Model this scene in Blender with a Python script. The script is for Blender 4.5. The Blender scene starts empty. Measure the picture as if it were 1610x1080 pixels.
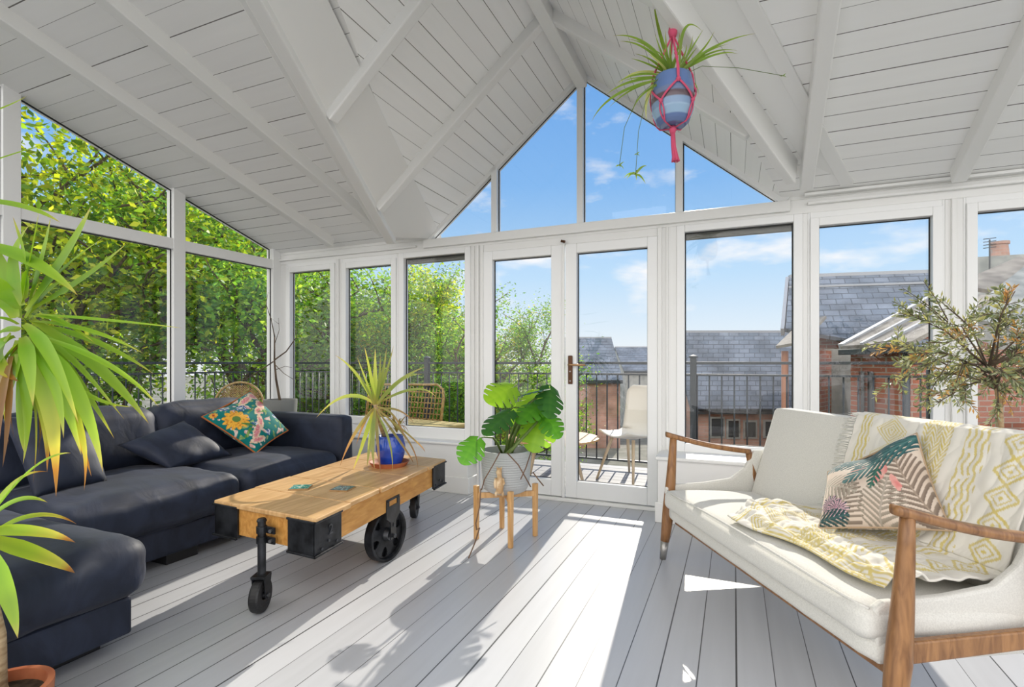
import bpy, bmesh, math, random
import numpy as np
from mathutils import Vector, Matrix, noise
R = math.radians
S = bpy.context.scene
C = S.collection
random.seed(4)
# ---------------------------------------------------------------- camera
F_PX, CX, HY, EYE, YAW = 818.0, 805.0, 570.0, 1.1, R(23.1)
cd = bpy.data.cameras.new('camera')
cam = bpy.data.objects.new('camera', cd)
C.objects.link(cam)
cam.location = (0, 0, EYE)
cam.rotation_euler = (R(90), 0, YAW)
cd.sensor_width = 36.0
cd.lens = 36.0 * F_PX / 1610.0
cd.shift_y = 30.0 / 1610.0
cd.clip_start = 0.05
cd.clip_end = 500
S.camera = cam
# ---------------------------------------------------------------- exposure, sun and sky
S.view_settings.view_transform = 'Standard'
S.view_settings.look = 'None'
S.view_settings.exposure = 0.0
S.view_settings.gamma = 1.0
S.cycles.use_denoising = True
S.cycles.max_bounces = 10
S.cycles.transparent_max_bounces = 16
S.cycles.diffuse_bounces = 5
S.cycles.caustics_reflective = False
S.cycles.caustics_refractive = False
SUN_EL, SUN_DIR = R(28.0), Vector((-0.083, 1.05, 0)).normalized()
sl = bpy.data.lights.new('sun', 'SUN')
sl.energy = 5.6
sl.angle = R(0.55)
sl.color = (1.0, 0.93, 0.82)
sun = bpy.data.objects.new('sun', sl)
C.objects.link(sun)
to_sun = SUN_DIR * math.cos(SUN_EL) + Vector((0, 0, math.sin(SUN_EL)))
sun.rotation_euler = to_sun.to_track_quat('Z', 'Y').to_euler()
sun.location = to_sun * 30

w = bpy.data.worlds.new('sky')
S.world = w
w.use_nodes = True
N, L = w.node_tree.nodes, w.node_tree.links
N.clear()
def wn(t, **k):
    n = N.new(t)
    for a, b in k.items(): setattr(n, a, b)
    return n
def ramp(n, stops):
    e = n.color_ramp.elements
    while len(e) > 1: e.remove(e[-1])
    e[0].position, e[0].color = stops[0][0], tuple(stops[0][1]) + (1,)
    for p, c in stops[1:]:
        x = e.new(p); x.color = tuple(c) + (1,)
tc = wn('ShaderNodeTexCoord')
sx = wn('ShaderNodeSeparateXYZ')
L.new(tc.outputs['Generated'], sx.inputs[0])
g = wn('ShaderNodeValToRGB')
ramp(g, [(0.0, (0.90, 0.94, 0.97)), (0.05, (0.76, 0.87, 0.97)), (0.16, (0.49, 0.73, 0.98)), (0.32, (0.25, 0.52, 0.94)), (0.55, (0.14, 0.38, 0.86)), (1.0, (0.09, 0.28, 0.74))])
L.new(sx.outputs['Z'], g.inputs[0])
mp = wn('ShaderNodeMapping'); mp.inputs['Scale'].default_value = (3.2, 3.2, 8.5); mp.inputs['Location'].default_value = (0.3, 1.7, 0.2)
L.new(tc.outputs['Generated'], mp.inputs[0])
nz = wn('ShaderNodeTexNoise'); nz.inputs['Scale'].default_value = 1.6; nz.inputs['Detail'].default_value = 7; nz.inputs['Roughness'].default_value = 0.55
L.new(mp.outputs[0], nz.inputs['Vector'])
cr = wn('ShaderNodeValToRGB'); ramp(cr, [(0.53, (0, 0, 0)), (0.70, (1, 1, 1))])
L.new(nz.outputs[0], cr.inputs[0])
mx = wn('ShaderNodeMix', data_type='RGBA')
L.new(cr.outputs[0], mx.inputs[0]); L.new(g.outputs[0], mx.inputs[6]); mx.inputs[7].default_value = (0.98, 0.98, 1.0, 1)
# added fill: unseen rear half of the sky whitened and brightened to light the room
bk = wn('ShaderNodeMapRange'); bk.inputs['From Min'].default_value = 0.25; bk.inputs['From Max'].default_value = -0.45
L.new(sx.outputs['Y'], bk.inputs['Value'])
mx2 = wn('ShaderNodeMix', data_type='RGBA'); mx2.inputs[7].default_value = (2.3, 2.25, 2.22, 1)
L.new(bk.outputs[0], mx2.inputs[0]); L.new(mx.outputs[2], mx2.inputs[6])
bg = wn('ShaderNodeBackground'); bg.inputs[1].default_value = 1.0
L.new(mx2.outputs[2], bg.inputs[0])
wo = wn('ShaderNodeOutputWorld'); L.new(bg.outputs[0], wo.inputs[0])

# ---------------------------------------------------------------- helpers
_c, _s = math.cos(YAW), math.sin(YAW)
def at(u, v, t):                    # a point of the room seen at pixel u, v, t metres in front of the lens
    r = (u - CX) / F_PX
    return Vector((t * (r * _c - _s), t * (r * _s + _c), EYE + t * (HY - v) / F_PX))
def on_z(u, v, z):
    return at(u, v, (EYE - z) * F_PX / (v - HY))
def on_y(u, v, y):
    r = (u - CX) / F_PX
    return at(u, v, y / (r * _s + _c))
V = Vector

def tag(o, label=None, cat=None, group=None, kind=None):
    if label: o['label'] = label
    if cat: o['category'] = cat
    if group: o['group'] = group
    if kind: o['kind'] = kind
    return o
def thing(name, label, cat, loc=(0, 0, 0), group=None, kind=None):
    o = bpy.data.objects.new(name, None)
    o.empty_display_size = 0.1
    C.objects.link(o)
    o.location = loc
    return tag(o, label, cat, group, kind)

class MB:
    """collects shapes in one mesh"""
    def __init__(s): s.v, s.f, s.c = [], [], []
    def add(s, vs, fs, col=None):
        k = len(s.v)
        s.v.extend([tuple(p) for p in vs])
        s.f.extend([tuple(i + k for i in f) for f in fs])
        s.c.extend([col or (1, 1, 1)] * len(vs) if not (isinstance(col, list)) else col)
    def box(s, lo, hi):
        a, b = lo, hi
        vs = [(x, y, z) for x in (a[0], b[0]) for y in (a[1], b[1]) for z in (a[2], b[2])]
        s.add(vs, [(0, 1, 3, 2), (4, 6, 7, 5), (0, 4, 5, 1), (2, 3, 7, 6), (0, 2, 6, 4), (1, 5, 7, 3)])
        return s
    def bar(s, p, q, w, h, up=(0, 0, 1), w2=None, h2=None):
        p, q = V(p), V(q)
        d = (q - p).normalized()
        up = V(up)
        if abs(d.dot(up)) > 0.98: up = V((0, 1, 0))
        r = d.cross(up).normalized(); u = r.cross(d).normalized()
        vs = []
        for c_, ww, hh in ((p, w, h), (q, w2 or w, h2 or h)):
            for a, b in ((-1, -1), (1, -1), (1, 1), (-1, 1)):
                vs.append(c_ + r * (a * ww / 2) + u * (b * hh / 2))
        s.add(vs, [(0, 3, 2, 1), (4, 5, 6, 7), (0, 1, 5, 4), (1, 2, 6, 5), (2, 3, 7, 6), (3, 0, 4, 7)])
        return s
    def tube(s, pts, rad, n=8, cap=True, col=None):
        pts = [V(p) for p in pts]
        m = len(pts)
        rs = [rad] * m if isinstance(rad, (int, float)) else rad
        t = [(pts[min(i + 1, m - 1)] - pts[max(i - 1, 0)]).normalized() for i in range(m)]
        a = V((0, 0, 1)) if abs(t[0].z) < 0.9 else V((1, 0, 0))
        r = t[0].cross(a).normalized()
        vs, fs = [], []
        for i in range(m):
            r = (r - t[i] * r.dot(t[i])).normalized()
            b = t[i].cross(r)
            for k in range(n):
                an = 2 * math.pi * k / n
                vs.append(pts[i] + (r * math.cos(an) + b * math.sin(an)) * rs[i])
        for i in range(m - 1):
            for k in range(n):
                k2 = (k + 1) % n
                fs.append((i * n + k, i * n + k2, (i + 1) * n + k2, (i + 1) * n + k))
        if cap:
            fs.append(tuple(range(n))[::-1]); fs.append(tuple((m - 1) * n + k for k in range(n)))
        s.add(vs, fs, col)
        return s
    def lathe(s, prof, c, n=32, close=False, col=None):
        c = V(c); vs, fs, cs = [], [], []
        for i, (r, z) in enumerate(prof):
            for k in range(n):
                an = 2 * math.pi * k / n
                vs.append(c + V((r * math.cos(an), r * math.sin(an), z)))
                if isinstance(col, list): cs.append(col[i])
        for i in range(len(prof) - 1):
            for k in range(n):
                k2 = (k + 1) % n
                fs.append((i * n + k, i * n + k2, (i + 1) * n + k2, (i + 1) * n + k))
        if prof[0][0] > 1e-4: fs.append(tuple(range(n))[::-1])
        if prof[-1][0] > 1e-4: fs.append(tuple((len(prof) - 1) * n + k for k in range(n)))
        s.add(vs, fs, cs if isinstance(col, list) else col)
        return s
    def grid(s, fn, nu, nv, colfn=None, closed=False):
        vs = [fn(i / nu, j / nv) for i in range(nu + 1) for j in range(nv + 1)]
        fs = [(i * (nv + 1) + j, (i + 1) * (nv + 1) + j, (i + 1) * (nv + 1) + j + 1, i * (nv + 1) + j + 1) for i in range(nu) for j in range(nv)]
        cs = [colfn(i / nu, j / nv) for i in range(nu + 1) for j in range(nv + 1)] if colfn else None
        s.add(vs, fs, cs)
        return s
    def poly(s, pts, thick):        # flat polygon given in world points, thickened along its normal
        pts = [V(p) for p in pts]
        n = V((0, 0, 0))
        for i in range(len(pts)):
            a, b = pts[i], pts[(i + 1) % len(pts)]
            n += V(((a.y - b.y) * (a.z + b.z), (a.z - b.z) * (a.x + b.x), (a.x - b.x) * (a.y + b.y)))
        n.normalize(); k = len(pts)
        s.add(pts + [p + n * thick for p in pts], [tuple(range(k))[::-1], tuple(range(k, 2 * k))] + [(i, (i + 1) % k, (i + 1) % k + k, i + k) for i in range(k)])
        return s
    def build(s, name, mat, parent=None, smooth=False, bevel=0, seg=2, sub=0, local=False, solid=0, weld=False):
        me = bpy.data.meshes.new(name)
        me.from_pydata(s.v, [], s.f)
        if any(c_ != (1, 1, 1) for c_ in s.c):
            at_ = me.attributes.new('col', 'FLOAT_COLOR', 'POINT')
            arr = np.ones((len(s.c), 4), dtype=np.float32); arr[:, :3] = np.array(s.c, dtype=np.float32)[:, :3]
            at_.data.foreach_set('color', arr.ravel())
        if weld:
            b_ = bmesh.new(); b_.from_mesh(me); bmesh.ops.remove_doubles(b_, verts=b_.verts, dist=1e-5)
            bmesh.ops.recalc_face_normals(b_, faces=b_.faces); b_.to_mesh(me); b_.free()
        if smooth: me.polygons.foreach_set('use_smooth', [True] * len(me.polygons))
        me.materials.append(mat)
        o = bpy.data.objects.new(name, me)
        C.objects.link(o)
        if parent is not None:
            o.parent = parent
            if not local and parent.parent is None: o.location = -parent.location
        if solid:
            m = o.modifiers.new('solid', 'SOLIDIFY'); m.thickness = solid; m.offset = 0
        if bevel:
            m = o.modifiers.new('bevel', 'BEVEL'); m.width = bevel; m.segments = seg; m.limit_method = 'ANGLE'; m.angle_limit = R(40)
            m.harden_normals = False
        if sub:
            m = o.modifiers.new('sub', 'SUBSURF'); m.levels = m.render_levels = sub
        return o

# ---------------------------------------------------------------- materials
def mat(name, col=(0.8, 0.8, 0.8), rough=0.5, metal=0.0, spec=0.5, attr=False, trans=0.0, sheen=0.0):
    m = bpy.data.materials.new(name); m.use_nodes = True
    nt = m.node_tree; b = nt.nodes['Principled BSDF']
    b.inputs['Base Color'].default_value = tuple(col) + (1,)
    b.inputs['Roughness'].default_value = rough
    b.inputs['Metallic'].default_value = metal
    b.inputs['Specular IOR Level'].default_value = spec
    b.inputs['Sheen Weight'].default_value = sheen
    if attr:
        a = nt.nodes.new('ShaderNodeAttribute'); a.attribute_name = 'col'
        nt.links.new(a.outputs['Color'], b.inputs['Base Color'])
    if trans:
        tr = nt.nodes.new('ShaderNodeBsdfTranslucent'); tr.inputs[0].default_value = tuple(col) + (1,)
        if attr:
            gm = nt.nodes.new('ShaderNodeMix'); gm.data_type = 'RGBA'; gm.blend_type = 'MULTIPLY'; gm.inputs[0].default_value = 1
            nt.links.new(a.outputs['Color'], gm.inputs[6]); gm.inputs[7].default_value = (1.35, 1.3, 0.5, 1)
            nt.links.new(gm.outputs[2], tr.inputs[0])
        ms = nt.nodes.new('ShaderNodeMixShader'); ms.inputs[0].default_value = trans
        nt.links.new(b.outputs[0], ms.inputs[1]); nt.links.new(tr.outputs[0], ms.inputs[2])
        nt.links.new(ms.outputs[0], nt.nodes['Material Output'].inputs[0])
    return m
def nn(m, t, **k):
    n = m.node_tree.nodes.new(t)
    for a, b in k.items():
        if isinstance(a, str) and hasattr(n, a): setattr(n, a, b)
    return n
def lk(m, a, b): m.node_tree.links.new(a, b)
def bsdf(m): return m.node_tree.nodes['Principled BSDF']
def noise_col(m, c1, c2, scale=(1, 1, 1), sc=5.0, detail=4, lo=0.35, hi=0.65, bump=0.0, dist=0.0, coord='Object'):
    t = nn(m, 'ShaderNodeTexCoord'); mpn = nn(m, 'ShaderNodeMapping'); mpn.inputs['Scale'].default_value = scale
    lk(m, t.outputs[coord], mpn.inputs[0])
    z = nn(m, 'ShaderNodeTexNoise'); z.inputs['Scale'].default_value = sc; z.inputs['Detail'].default_value = detail; z.inputs['Distortion'].default_value = dist
    lk(m, mpn.outputs[0], z.inputs['Vector'])
    r = nn(m, 'ShaderNodeValToRGB'); ramp(r, [(lo, c1), (hi, c2)])
    lk(m, z.outputs[0], r.inputs[0]); lk(m, r.outputs[0], bsdf(m).inputs['Base Color'])
    if bump:
        bp = nn(m, 'ShaderNodeBump'); bp.inputs['Strength'].default_value = bump; bp.inputs['Distance'].default_value = 0.004
        lk(m, z.outputs[0], bp.inputs['Height']); lk(m, bp.outputs[0], bsdf(m).inputs['Normal'])
    return r
def math_(m, op, a, b=None):
    n = nn(m, 'ShaderNodeMath'); n.operation = op
    for i, x in enumerate((a, b)):
        if x is None: continue
        if isinstance(x, (int, float)): n.inputs[i].default_value = x
        else: lk(m, x, n.inputs[i])
    return n.outputs[0]
def boards(m, axis, pitch, gap, base, var, gapcol, offset=0.0, grain=None, bevel=True):
    """boards laid side by side along one axis, thin dark joints between, each a slightly different tone"""
    t = nn(m, 'ShaderNodeTexCoord'); sp = nn(m, 'ShaderNodeSeparateXYZ'); lk(m, t.outputs['Object'], sp.inputs[0])
    q = math_(m, 'DIVIDE', math_(m, 'ADD', sp.outputs[axis], 50 * pitch + offset), pitch)
    fr = math_(m, 'FRACT', q); fl = math_(m, 'FLOOR', q)
    wn_ = nn(m, 'ShaderNodeTexWhiteNoise'); wn_.noise_dimensions = '1D'; lk(m, fl, wn_.inputs['W'])
    # joint width wanders from board to board
    gw = math_(m, 'MULTIPLY', math_(m, 'ADD', math_(m, 'MULTIPLY', wn_.outputs['Value'], 1.1), 0.35), gap / pitch)
    line = math_(m, 'LESS_THAN', fr, gw)
    mpn = nn(m, 'ShaderNodeMapping'); sc = [14.0, 14.0, 14.0]; sc[grain if grain is not None else 0] = 0.8
    mpn.inputs['Scale'].default_value = sc; lk(m, t.outputs['Object'], mpn.inputs[0])
    z = nn(m, 'ShaderNodeTexNoise'); z.inputs['Scale'].default_value = 1.6; z.inputs['Detail'].default_value = 6; lk(m, mpn.outputs[0], z.inputs['Vector'])
    tone = math_(m, 'ADD', math_(m, 'MULTIPLY', wn_.outputs['Value'], var), math_(m, 'MULTIPLY', z.outputs[0], var * 1.3))
    tone = math_(m, 'ADD', tone, 1.0 - var * 1.1)
    cm = nn(m, 'ShaderNodeMix'); cm.data_type = 'RGBA'; cm.blend_type = 'MULTIPLY'; cm.inputs[0].default_value = 1
    cm.inputs[6].default_value = tuple(base) + (1,); lk(m, tone, cm.inputs[7])
    c2 = nn(m, 'ShaderNodeMix'); c2.data_type = 'RGBA'; lk(m, line, c2.inputs[0]); lk(m, cm.outputs[2], c2.inputs[6]); c2.inputs[7].default_value = tuple(gapcol) + (1,)
    lk(m, c2.outputs[2], bsdf(m).inputs['Base Color'])
    bp = nn(m, 'ShaderNodeBump'); bp.inputs['Strength'].default_value = 0.5; bp.inputs['Distance'].default_value = 0.004; bp.invert = True
    hh = math_(m, 'ADD', line, math_(m, 'MULTIPLY', z.outputs[0], 0.12))
    lk(m, hh, bp.inputs['Height']); lk(m, bp.outputs[0], bsdf(m).inputs['Normal'])
    return m

M_white = mat('white_paint', (0.80, 0.80, 0.785), 0.38)
M_upvc = mat('white_upvc', (0.83, 0.835, 0.83), 0.28)
M_wall = mat('white_wall', (0.80, 0.80, 0.79), 0.6)
M_gasket = mat('black_gasket', (0.012, 0.014, 0.014), 0.5)
M_ceil = boards(mat('ceiling_boards_main', rough=0.5), 'Y', 0.127, 0.0042, (0.88, 0.88, 0.87), 0.05, (0.16, 0.15, 0.14), 0.03, 0)
M_ceilg = boards(mat('ceiling_boards_gable', rough=0.5), 'X', 0.0876, 0.0032, (0.89, 0.89, 0.88), 0.05, (0.20, 0.19, 0.17), 0.02, 1)
M_floor = boards(mat('painted_floor', rough=0.34), 'X', 0.125, 0.0052, (0.50, 0.51, 0.535), 0.14, (0.075, 0.075, 0.08), -0.005, 1)
M_deck = boards(mat('grey_decking', rough=0.7), 'Y', 0.14, 0.010, (0.30, 0.30, 0.31), 0.25, (0.03, 0.03, 0.03), 0.0, 0)

def glass_mat(name, tint):
    m = bpy.data.materials.new(name); m.use_nodes = True
    nt = m.node_tree; nt.nodes.clear()
    o = nt.nodes.new('ShaderNodeOutputMaterial'); ms = nt.nodes.new('ShaderNodeMixShader')
    tr = nt.nodes.new('ShaderNodeBsdfTransparent'); tr.inputs[0].default_value = tint
    gl = nt.nodes.new('ShaderNodeBsdfGlossy'); gl.inputs['Roughness'].default_value = 0.0
    # reflectance of a thin sheet (Schlick), the same from both faces
    ge = nt.nodes.new('ShaderNodeNewGeometry'); dp = nt.nodes.new('ShaderNodeVectorMath'); dp.operation = 'DOT_PRODUCT'
    nt.links.new(ge.outputs['Incoming'], dp.inputs[0]); nt.links.new(ge.outputs['Normal'], dp.inputs[1])
    x = dp.outputs['Value']
    for op, k in (('ABSOLUTE', None), ('SUBTRACT', 1.0), ('POWER', 5.0), ('MULTIPLY', 0.95), ('ADD', 0.022)):
        mn = nt.nodes.new('ShaderNodeMath'); mn.operation = op
        if op == 'SUBTRACT': mn.inputs[0].default_value = k; nt.links.new(x, mn.inputs[1])
        else:
            nt.links.new(x, mn.inputs[0])
            if k is not None: mn.inputs[1].default_value = k
        x = mn.outputs[0]
    fr = mn
    nt.links.new(fr.outputs[0], ms.inputs[0]); nt.links.new(tr.outputs[0], ms.inputs[1]); nt.links.new(gl.outputs[0], ms.inputs[2])
    nt.links.new(ms.outputs[0], o.inputs[0])
    return m
M_glass = glass_mat('window_glass', (0.985, 0.985, 0.98, 1))

M_navy = mat('navy_fabric', (0.020, 0.024, 0.042), 0.60, spec=0.38, sheen=0.05)
noise_col(M_navy, (0.009, 0.013, 0.027), (0.020, 0.027, 0.052), scale=(1, 1.6, 1), sc=5, detail=5, bump=1.0, dist=1.2)
M_cream = mat('cream_weave', (0.62, 0.60, 0.54), 0.85, spec=0.15, sheen=0.2)
noise_col(M_cream, (0.62, 0.61, 0.565), (0.70, 0.69, 0.64), sc=220, detail=2, bump=0.12)
M_walnut = mat('walnut', (0.28, 0.13, 0.05), 0.38)
noise_col(M_walnut, (0.17, 0.075, 0.028), (0.36, 0.18, 0.07), scale=(9, 9, 1.4), sc=5, detail=6, lo=0.3, hi=0.7, bump=0.05, dist=1.2)
M_pine = mat('rough_pine', (0.6, 0.36, 0.14), 0.5)
noise_col(M_pine, (0.44, 0.185, 0.032), (0.66, 0.34, 0.09), scale=(12, 1.0, 8), sc=4, detail=7, lo=0.3, hi=0.68, bump=0.2, dist=0.8)
M_pinetop = mat('pine_boards', (0.62, 0.40, 0.2), 0.42)
noise_col(M_pinetop, (0.46, 0.25, 0.09), (0.68, 0.43, 0.20), scale=(10, 1.0, 1), sc=3.5, detail=7, lo=0.3, hi=0.7, bump=0.12, dist=1.0)
M_bamboo = mat('beech', (0.62, 0.36, 0.14), 0.4)
noise_col(M_bamboo, (0.52, 0.28, 0.10), (0.68, 0.41, 0.18), scale=(14, 14, 1.2), sc=4, detail=5, bump=0.03)
M_iron = mat('black_iron', (0.018, 0.019, 0.022), 0.42, metal=0.55)
noise_col(M_iron, (0.010, 0.011, 0.013), (0.04, 0.043, 0.05), sc=14, detail=7, bump=0.2)
M_steel = mat('worn_steel', (0.10, 0.105, 0.115), 0.35, metal=0.8)
M_rubber = mat('black_rubber', (0.012, 0.012, 0.013), 0.5)
M_bolt = mat('bolt_steel', (0.35, 0.35, 0.36), 0.35, metal=0.9)
M_sleeve = mat('grey_ferrule', (0.36, 0.35, 0.33), 0.35, metal=0.7)
M_terra = mat('terracotta', (0.42, 0.13, 0.05), 0.65)
noise_col(M_terra, (0.36, 0.10, 0.04), (0.50, 0.17, 0.075), sc=9, bump=0.1)
M_blue = mat('blue_glaze', (0.012, 0.055, 0.42), 0.12, spec=0.7)
noise_col(M_blue, (0.006, 0.028, 0.25), (0.02, 0.085, 0.55), sc=9, detail=5)
M_potgrey = mat('grey_ceramic', (0.42, 0.43, 0.43), 0.6)
M_potdark = mat('grey_planter', (0.23, 0.235, 0.22), 0.65)
M_soil = mat('soil', (0.035, 0.022, 0.014), 0.95)
noise_col(M_soil, (0.015, 0.009, 0.005), (0.07, 0.045, 0.028), sc=60, detail=4, bump=1.0)
M_leaf = mat('leaf', (0.1, 0.3, 0.03), 0.38, attr=True, trans=0.42)
M_treeleaf = mat('tree_leaf', (0.1, 0.3, 0.03), 0.5, attr=True, trans=0.55, spec=0.3)
M_oliveleaf = mat('olive_leaf', (0.1, 0.14, 0.05), 0.45, attr=True, trans=0.25)
M_bark = mat('bark', (0.10, 0.07, 0.045), 0.85)
noise_col(M_bark, (0.06, 0.04, 0.028), (0.16, 0.115, 0.075), scale=(1, 1, 0.25), sc=24, detail=6, bump=0.6)
M_cane = mat('pale_cane', (0.42, 0.29, 0.15), 0.7)
noise_col(M_cane, (0.30, 0.19, 0.09), (0.52, 0.38, 0.22), scale=(1, 1, 3.5), sc=22, detail=4, bump=0.6)
M_stem = mat('green_stem', (0.11, 0.17, 0.035), 0.5)
M_root = mat('brown_root', (0.15, 0.085, 0.05), 0.7)
M_paint = mat('printed_fabric', attr=True, rough=0.8, spec=0.15, sheen=0.15)
M_rust = mat('rust_piping', (0.42, 0.12, 0.025), 0.8)
M_pipe = mat('tan_piping', (0.42, 0.30, 0.19), 0.8)
M_throw = mat('cotton_throw', attr=True, rough=0.9, spec=0.1, sheen=0.3)
M_fringe = mat('cotton_fringe', (0.80, 0.78, 0.72), 0.9)
M_glazepot = mat('striped_glaze', attr=True, rough=0.22)
M_pink = mat('pink_cotton', (0.62, 0.085, 0.17), 0.85)
M_tile = mat('coaster_print', attr=True, rough=0.2)
M_cork = mat('coaster_cork', (0.36, 0.22, 0.10), 0.8)
M_carve = mat('pale_carved_wood', (0.66, 0.46, 0.27), 0.6)
noise_col(M_carve, (0.50, 0.31, 0.15), (0.76, 0.58, 0.38), sc=24, detail=3, lo=0.4, hi=0.6)
M_bronze = mat('bronze', (0.10, 0.05, 0.03), 0.4, metal=0.9)
M_brass = mat('handle_lever', (0.42, 0.25, 0.13), 0.3, metal=0.9)
M_rail = mat('railing_paint', (0.03, 0.038, 0.045), 0.45, metal=0.2)
M_rattan = mat('rattan', (0.36, 0.23, 0.09), 0.6)
noise_col(M_rattan, (0.24, 0.14, 0.04), (0.46, 0.32, 0.13), sc=40, detail=2, bump=0.6)
M_cushout = mat('ochre_seat_pad', (0.42, 0.33, 0.12), 0.9)
M_ply = mat('blond_wood', (0.62, 0.47, 0.30), 0.45)
M_shell = mat('cream_shell', (0.72, 0.68, 0.60), 0.5)
M_slate = mat('slate', (0.09, 0.11, 0.14), 0.75)
def brick(m, c1, c2, mortar, sx_, sz, wrow=0.5, offs=0.5, msize=0.02, vec=None, contrast=None):
    t = nn(m, 'ShaderNodeTexCoord'); mpn = nn(m, 'ShaderNodeMapping'); lk(m, t.outputs['UV' if vec == 'UV' else 'Object'], mpn.inputs[0])
    b_ = nn(m, 'ShaderNodeTexBrick'); b_.inputs['Color1'].default_value = tuple(c1) + (1,); b_.inputs['Color2'].default_value = tuple(c2) + (1,); b_.inputs['Mortar'].default_value = tuple(mortar) + (1,)
    b_.inputs['Scale'].default_value = 1; b_.inputs['Brick Width'].default_value = sx_; b_.inputs['Row Height'].default_value = sz; b_.inputs['Mortar Size'].default_value = msize; b_.inputs['Bias'].default_value = 0.0
    if vec != 'UV': mpn.inputs['Rotation'].default_value = (R(90), 0, 0)
    lk(m, mpn.outputs[0], b_.inputs['Vector'])
    z = nn(m, 'ShaderNodeTexNoise'); z.inputs['Scale'].default_value = 1.3; z.inputs['Detail'].default_value = 6
    lk(m, t.outputs['Object'], z.inputs['Vector'])
    r = nn(m, 'ShaderNodeValToRGB'); ramp(r, [(0.3, (0.55, 0.55, 0.55)), (0.7, (1.5, 1.5, 1.5))]); lk(m, z.outputs[0], r.inputs[0])
    k = nn(m, 'ShaderNodeMix'); k.data_type = 'RGBA'; k.blend_type = 'MULTIPLY'; k.inputs[0].default_value = 0.8
    lk(m, b_.outputs[0], k.inputs[6]); lk(m, r.outputs[0], k.inputs[7]); lk(m, k.outputs[2], bsdf(m).inputs['Base Color'])
brick(M_slate, (0.115, 0.145, 0.185), (0.175, 0.205, 0.25), (0.06, 0.075, 0.095), 0.34, 0.16, msize=0.012)
M_brick = mat('red_brick', rough=0.85); brick(M_brick, (0.22, 0.062, 0.032), (0.32, 0.105, 0.058), (0.27, 0.215, 0.175), 0.24, 0.085, msize=0.009)
M_pinkwall = mat('pink_brick', rough=0.85); brick(M_pinkwall, (0.36, 0.20, 0.15), (0.42, 0.25, 0.195), (0.34, 0.27, 0.23), 0.3, 0.1, msize=0.008)
M_render = mat('grey_render', (0.30, 0.32, 0.31), 0.9)
noise_col(M_render, (0.22, 0.24, 0.23), (0.40, 0.41, 0.39), sc=2.5, detail=7)
M_lead = mat('pale_lead_roof', (0.62, 0.58, 0.50), 0.95, spec=0.1)
noise_col(M_lead, (0.20, 0.185, 0.165), (0.34, 0.315, 0.275), sc=3, detail=5)
M_leadgrey = mat('lead_flashing', (0.33, 0.35, 0.38), 0.6)
M_drain = mat('drainpipe', (0.34, 0.15, 0.08), 0.6)
M_darkwin = mat('dark_window', (0.03, 0.035, 0.04), 0.15)
M_grass = mat('grass', (0.07, 0.15, 0.03), 0.95)
noise_col(M_grass, (0.10, 0.105, 0.07), (0.24, 0.23, 0.19), sc=0.8, detail=8)
#--SECTION structure
# ================================================================ SETTING
WY = 3.98                                   # inner face of the window wall
SL = 0.31                                   # main roof pitch
SG = 0.83                                   # pitch of the cross gable
GX0, GX1, RX = -2.53, 0.33, -1.10           # gable feet and ridge line
def zm(y): return 2.22 + SL * (WY - y)
def zg(x): return 2.20 + SG * (x - GX0) if x < RX else 2.20 + SG * (GX1 - x)
def xl(y): return -4.29 - 0.0268 * (WY - y)  # left wall leans out a touch
def on_plane(u, v, p, n):
    d = at(u, v, 1.0) - V((0, 0, EYE)); o = V((0, 0, EYE)); n = V(n)
    return o + d * ((V(p) - o).dot(n) / d.dot(n))
def on_m(u, v, drop=0.0): return on_plane(u, v, (0, WY, 2.22 - drop), (0, SL, 1))
def on_gl(u, v, drop=0.0): return on_plane(u, v, (GX0, 0, 2.2 - drop), (-SG, 0, 1))
def struct(o): o['kind'] = 'structure'; return o

fl = MB(); fl.box((-4.75, -1.6, -0.06), (2.6, 4.10, 0.0)); struct(fl.build('floor', M_floor))

YB = -0.3
vL = lambda y: GX0 + (zm(y) - 2.2) / SG
vR = lambda y: GX1 - (zm(y) - 2.2) / SG
YR = WY - (zg(RX) - 2.22) / SL
c1 = MB()
def P3(x, y): return (x, y, zm(y))
c1.poly([P3(xl(YB) - .09, YB), P3(RX, YB), P3(RX, YR), P3(vL(4.1), 4.1), P3(xl(4.1) - .09, 4.1)], 0.14)
struct(c1.build('ceiling', M_ceil))
c1 = MB(); c1.poly([P3(RX, YB), P3(2.6, YB), P3(2.6, 4.1), P3(vR(4.1), 4.1), P3(RX, YR)], 0.14)
struct(c1.build('ceiling', M_ceil))
zr = zg(RX)
c1 = MB(); c1.poly([P3(vL(4.1), 4.1), (RX, YR, zr), (RX, 4.1, zr)], 0.14); struct(c1.build('ceiling', M_ceilg))
c1 = MB(); c1.poly([(RX, 4.1, zr), (RX, YR, zr), P3(vR(4.1), 4.1)], 0.14); struct(c1.build('ceiling', M_ceilg))

trim_n = [0]
def trim(mb, bevel=0.004, m=None):
    trim_n[0] += 1
    return struct(mb.build('trim_%d' % trim_n[0], m or M_white, bevel=bevel))
def beam(p, q, wd, h, ext=0.0, nrm=(0, 0, 1)):
    p, q = V(p), V(q); q = q + (q - p).normalized() * ext
    b = MB(); n = V(nrm).normalized() * (h / 2)
    b.bar(p + n, q + n, wd, h, nrm); return trim(b, 0.008)
NM = (0, SL, 1)
# rafters of the main roof
beam(on_m(519, 388, 0.09), on_m(2, 38, 0.09), 0.075, 0.11, 1.6, NM)
beam(on_m(602, 372, 0.09), on_m(155, 0, 0.09), 0.075, 0.11, 1.6, NM)
beam(on_m(1508, 287, 0.09), on_m(1612, 85, 0.09), 0.075, 0.11, 2.4, NM)
beam(on_m(1268, 300, 0.11), on_m(1308, 0, 0.11), 0.075, 0.13, 2.0, NM)
# valley beams with their flat boards
NG = (-SG, 0, 1)
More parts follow.
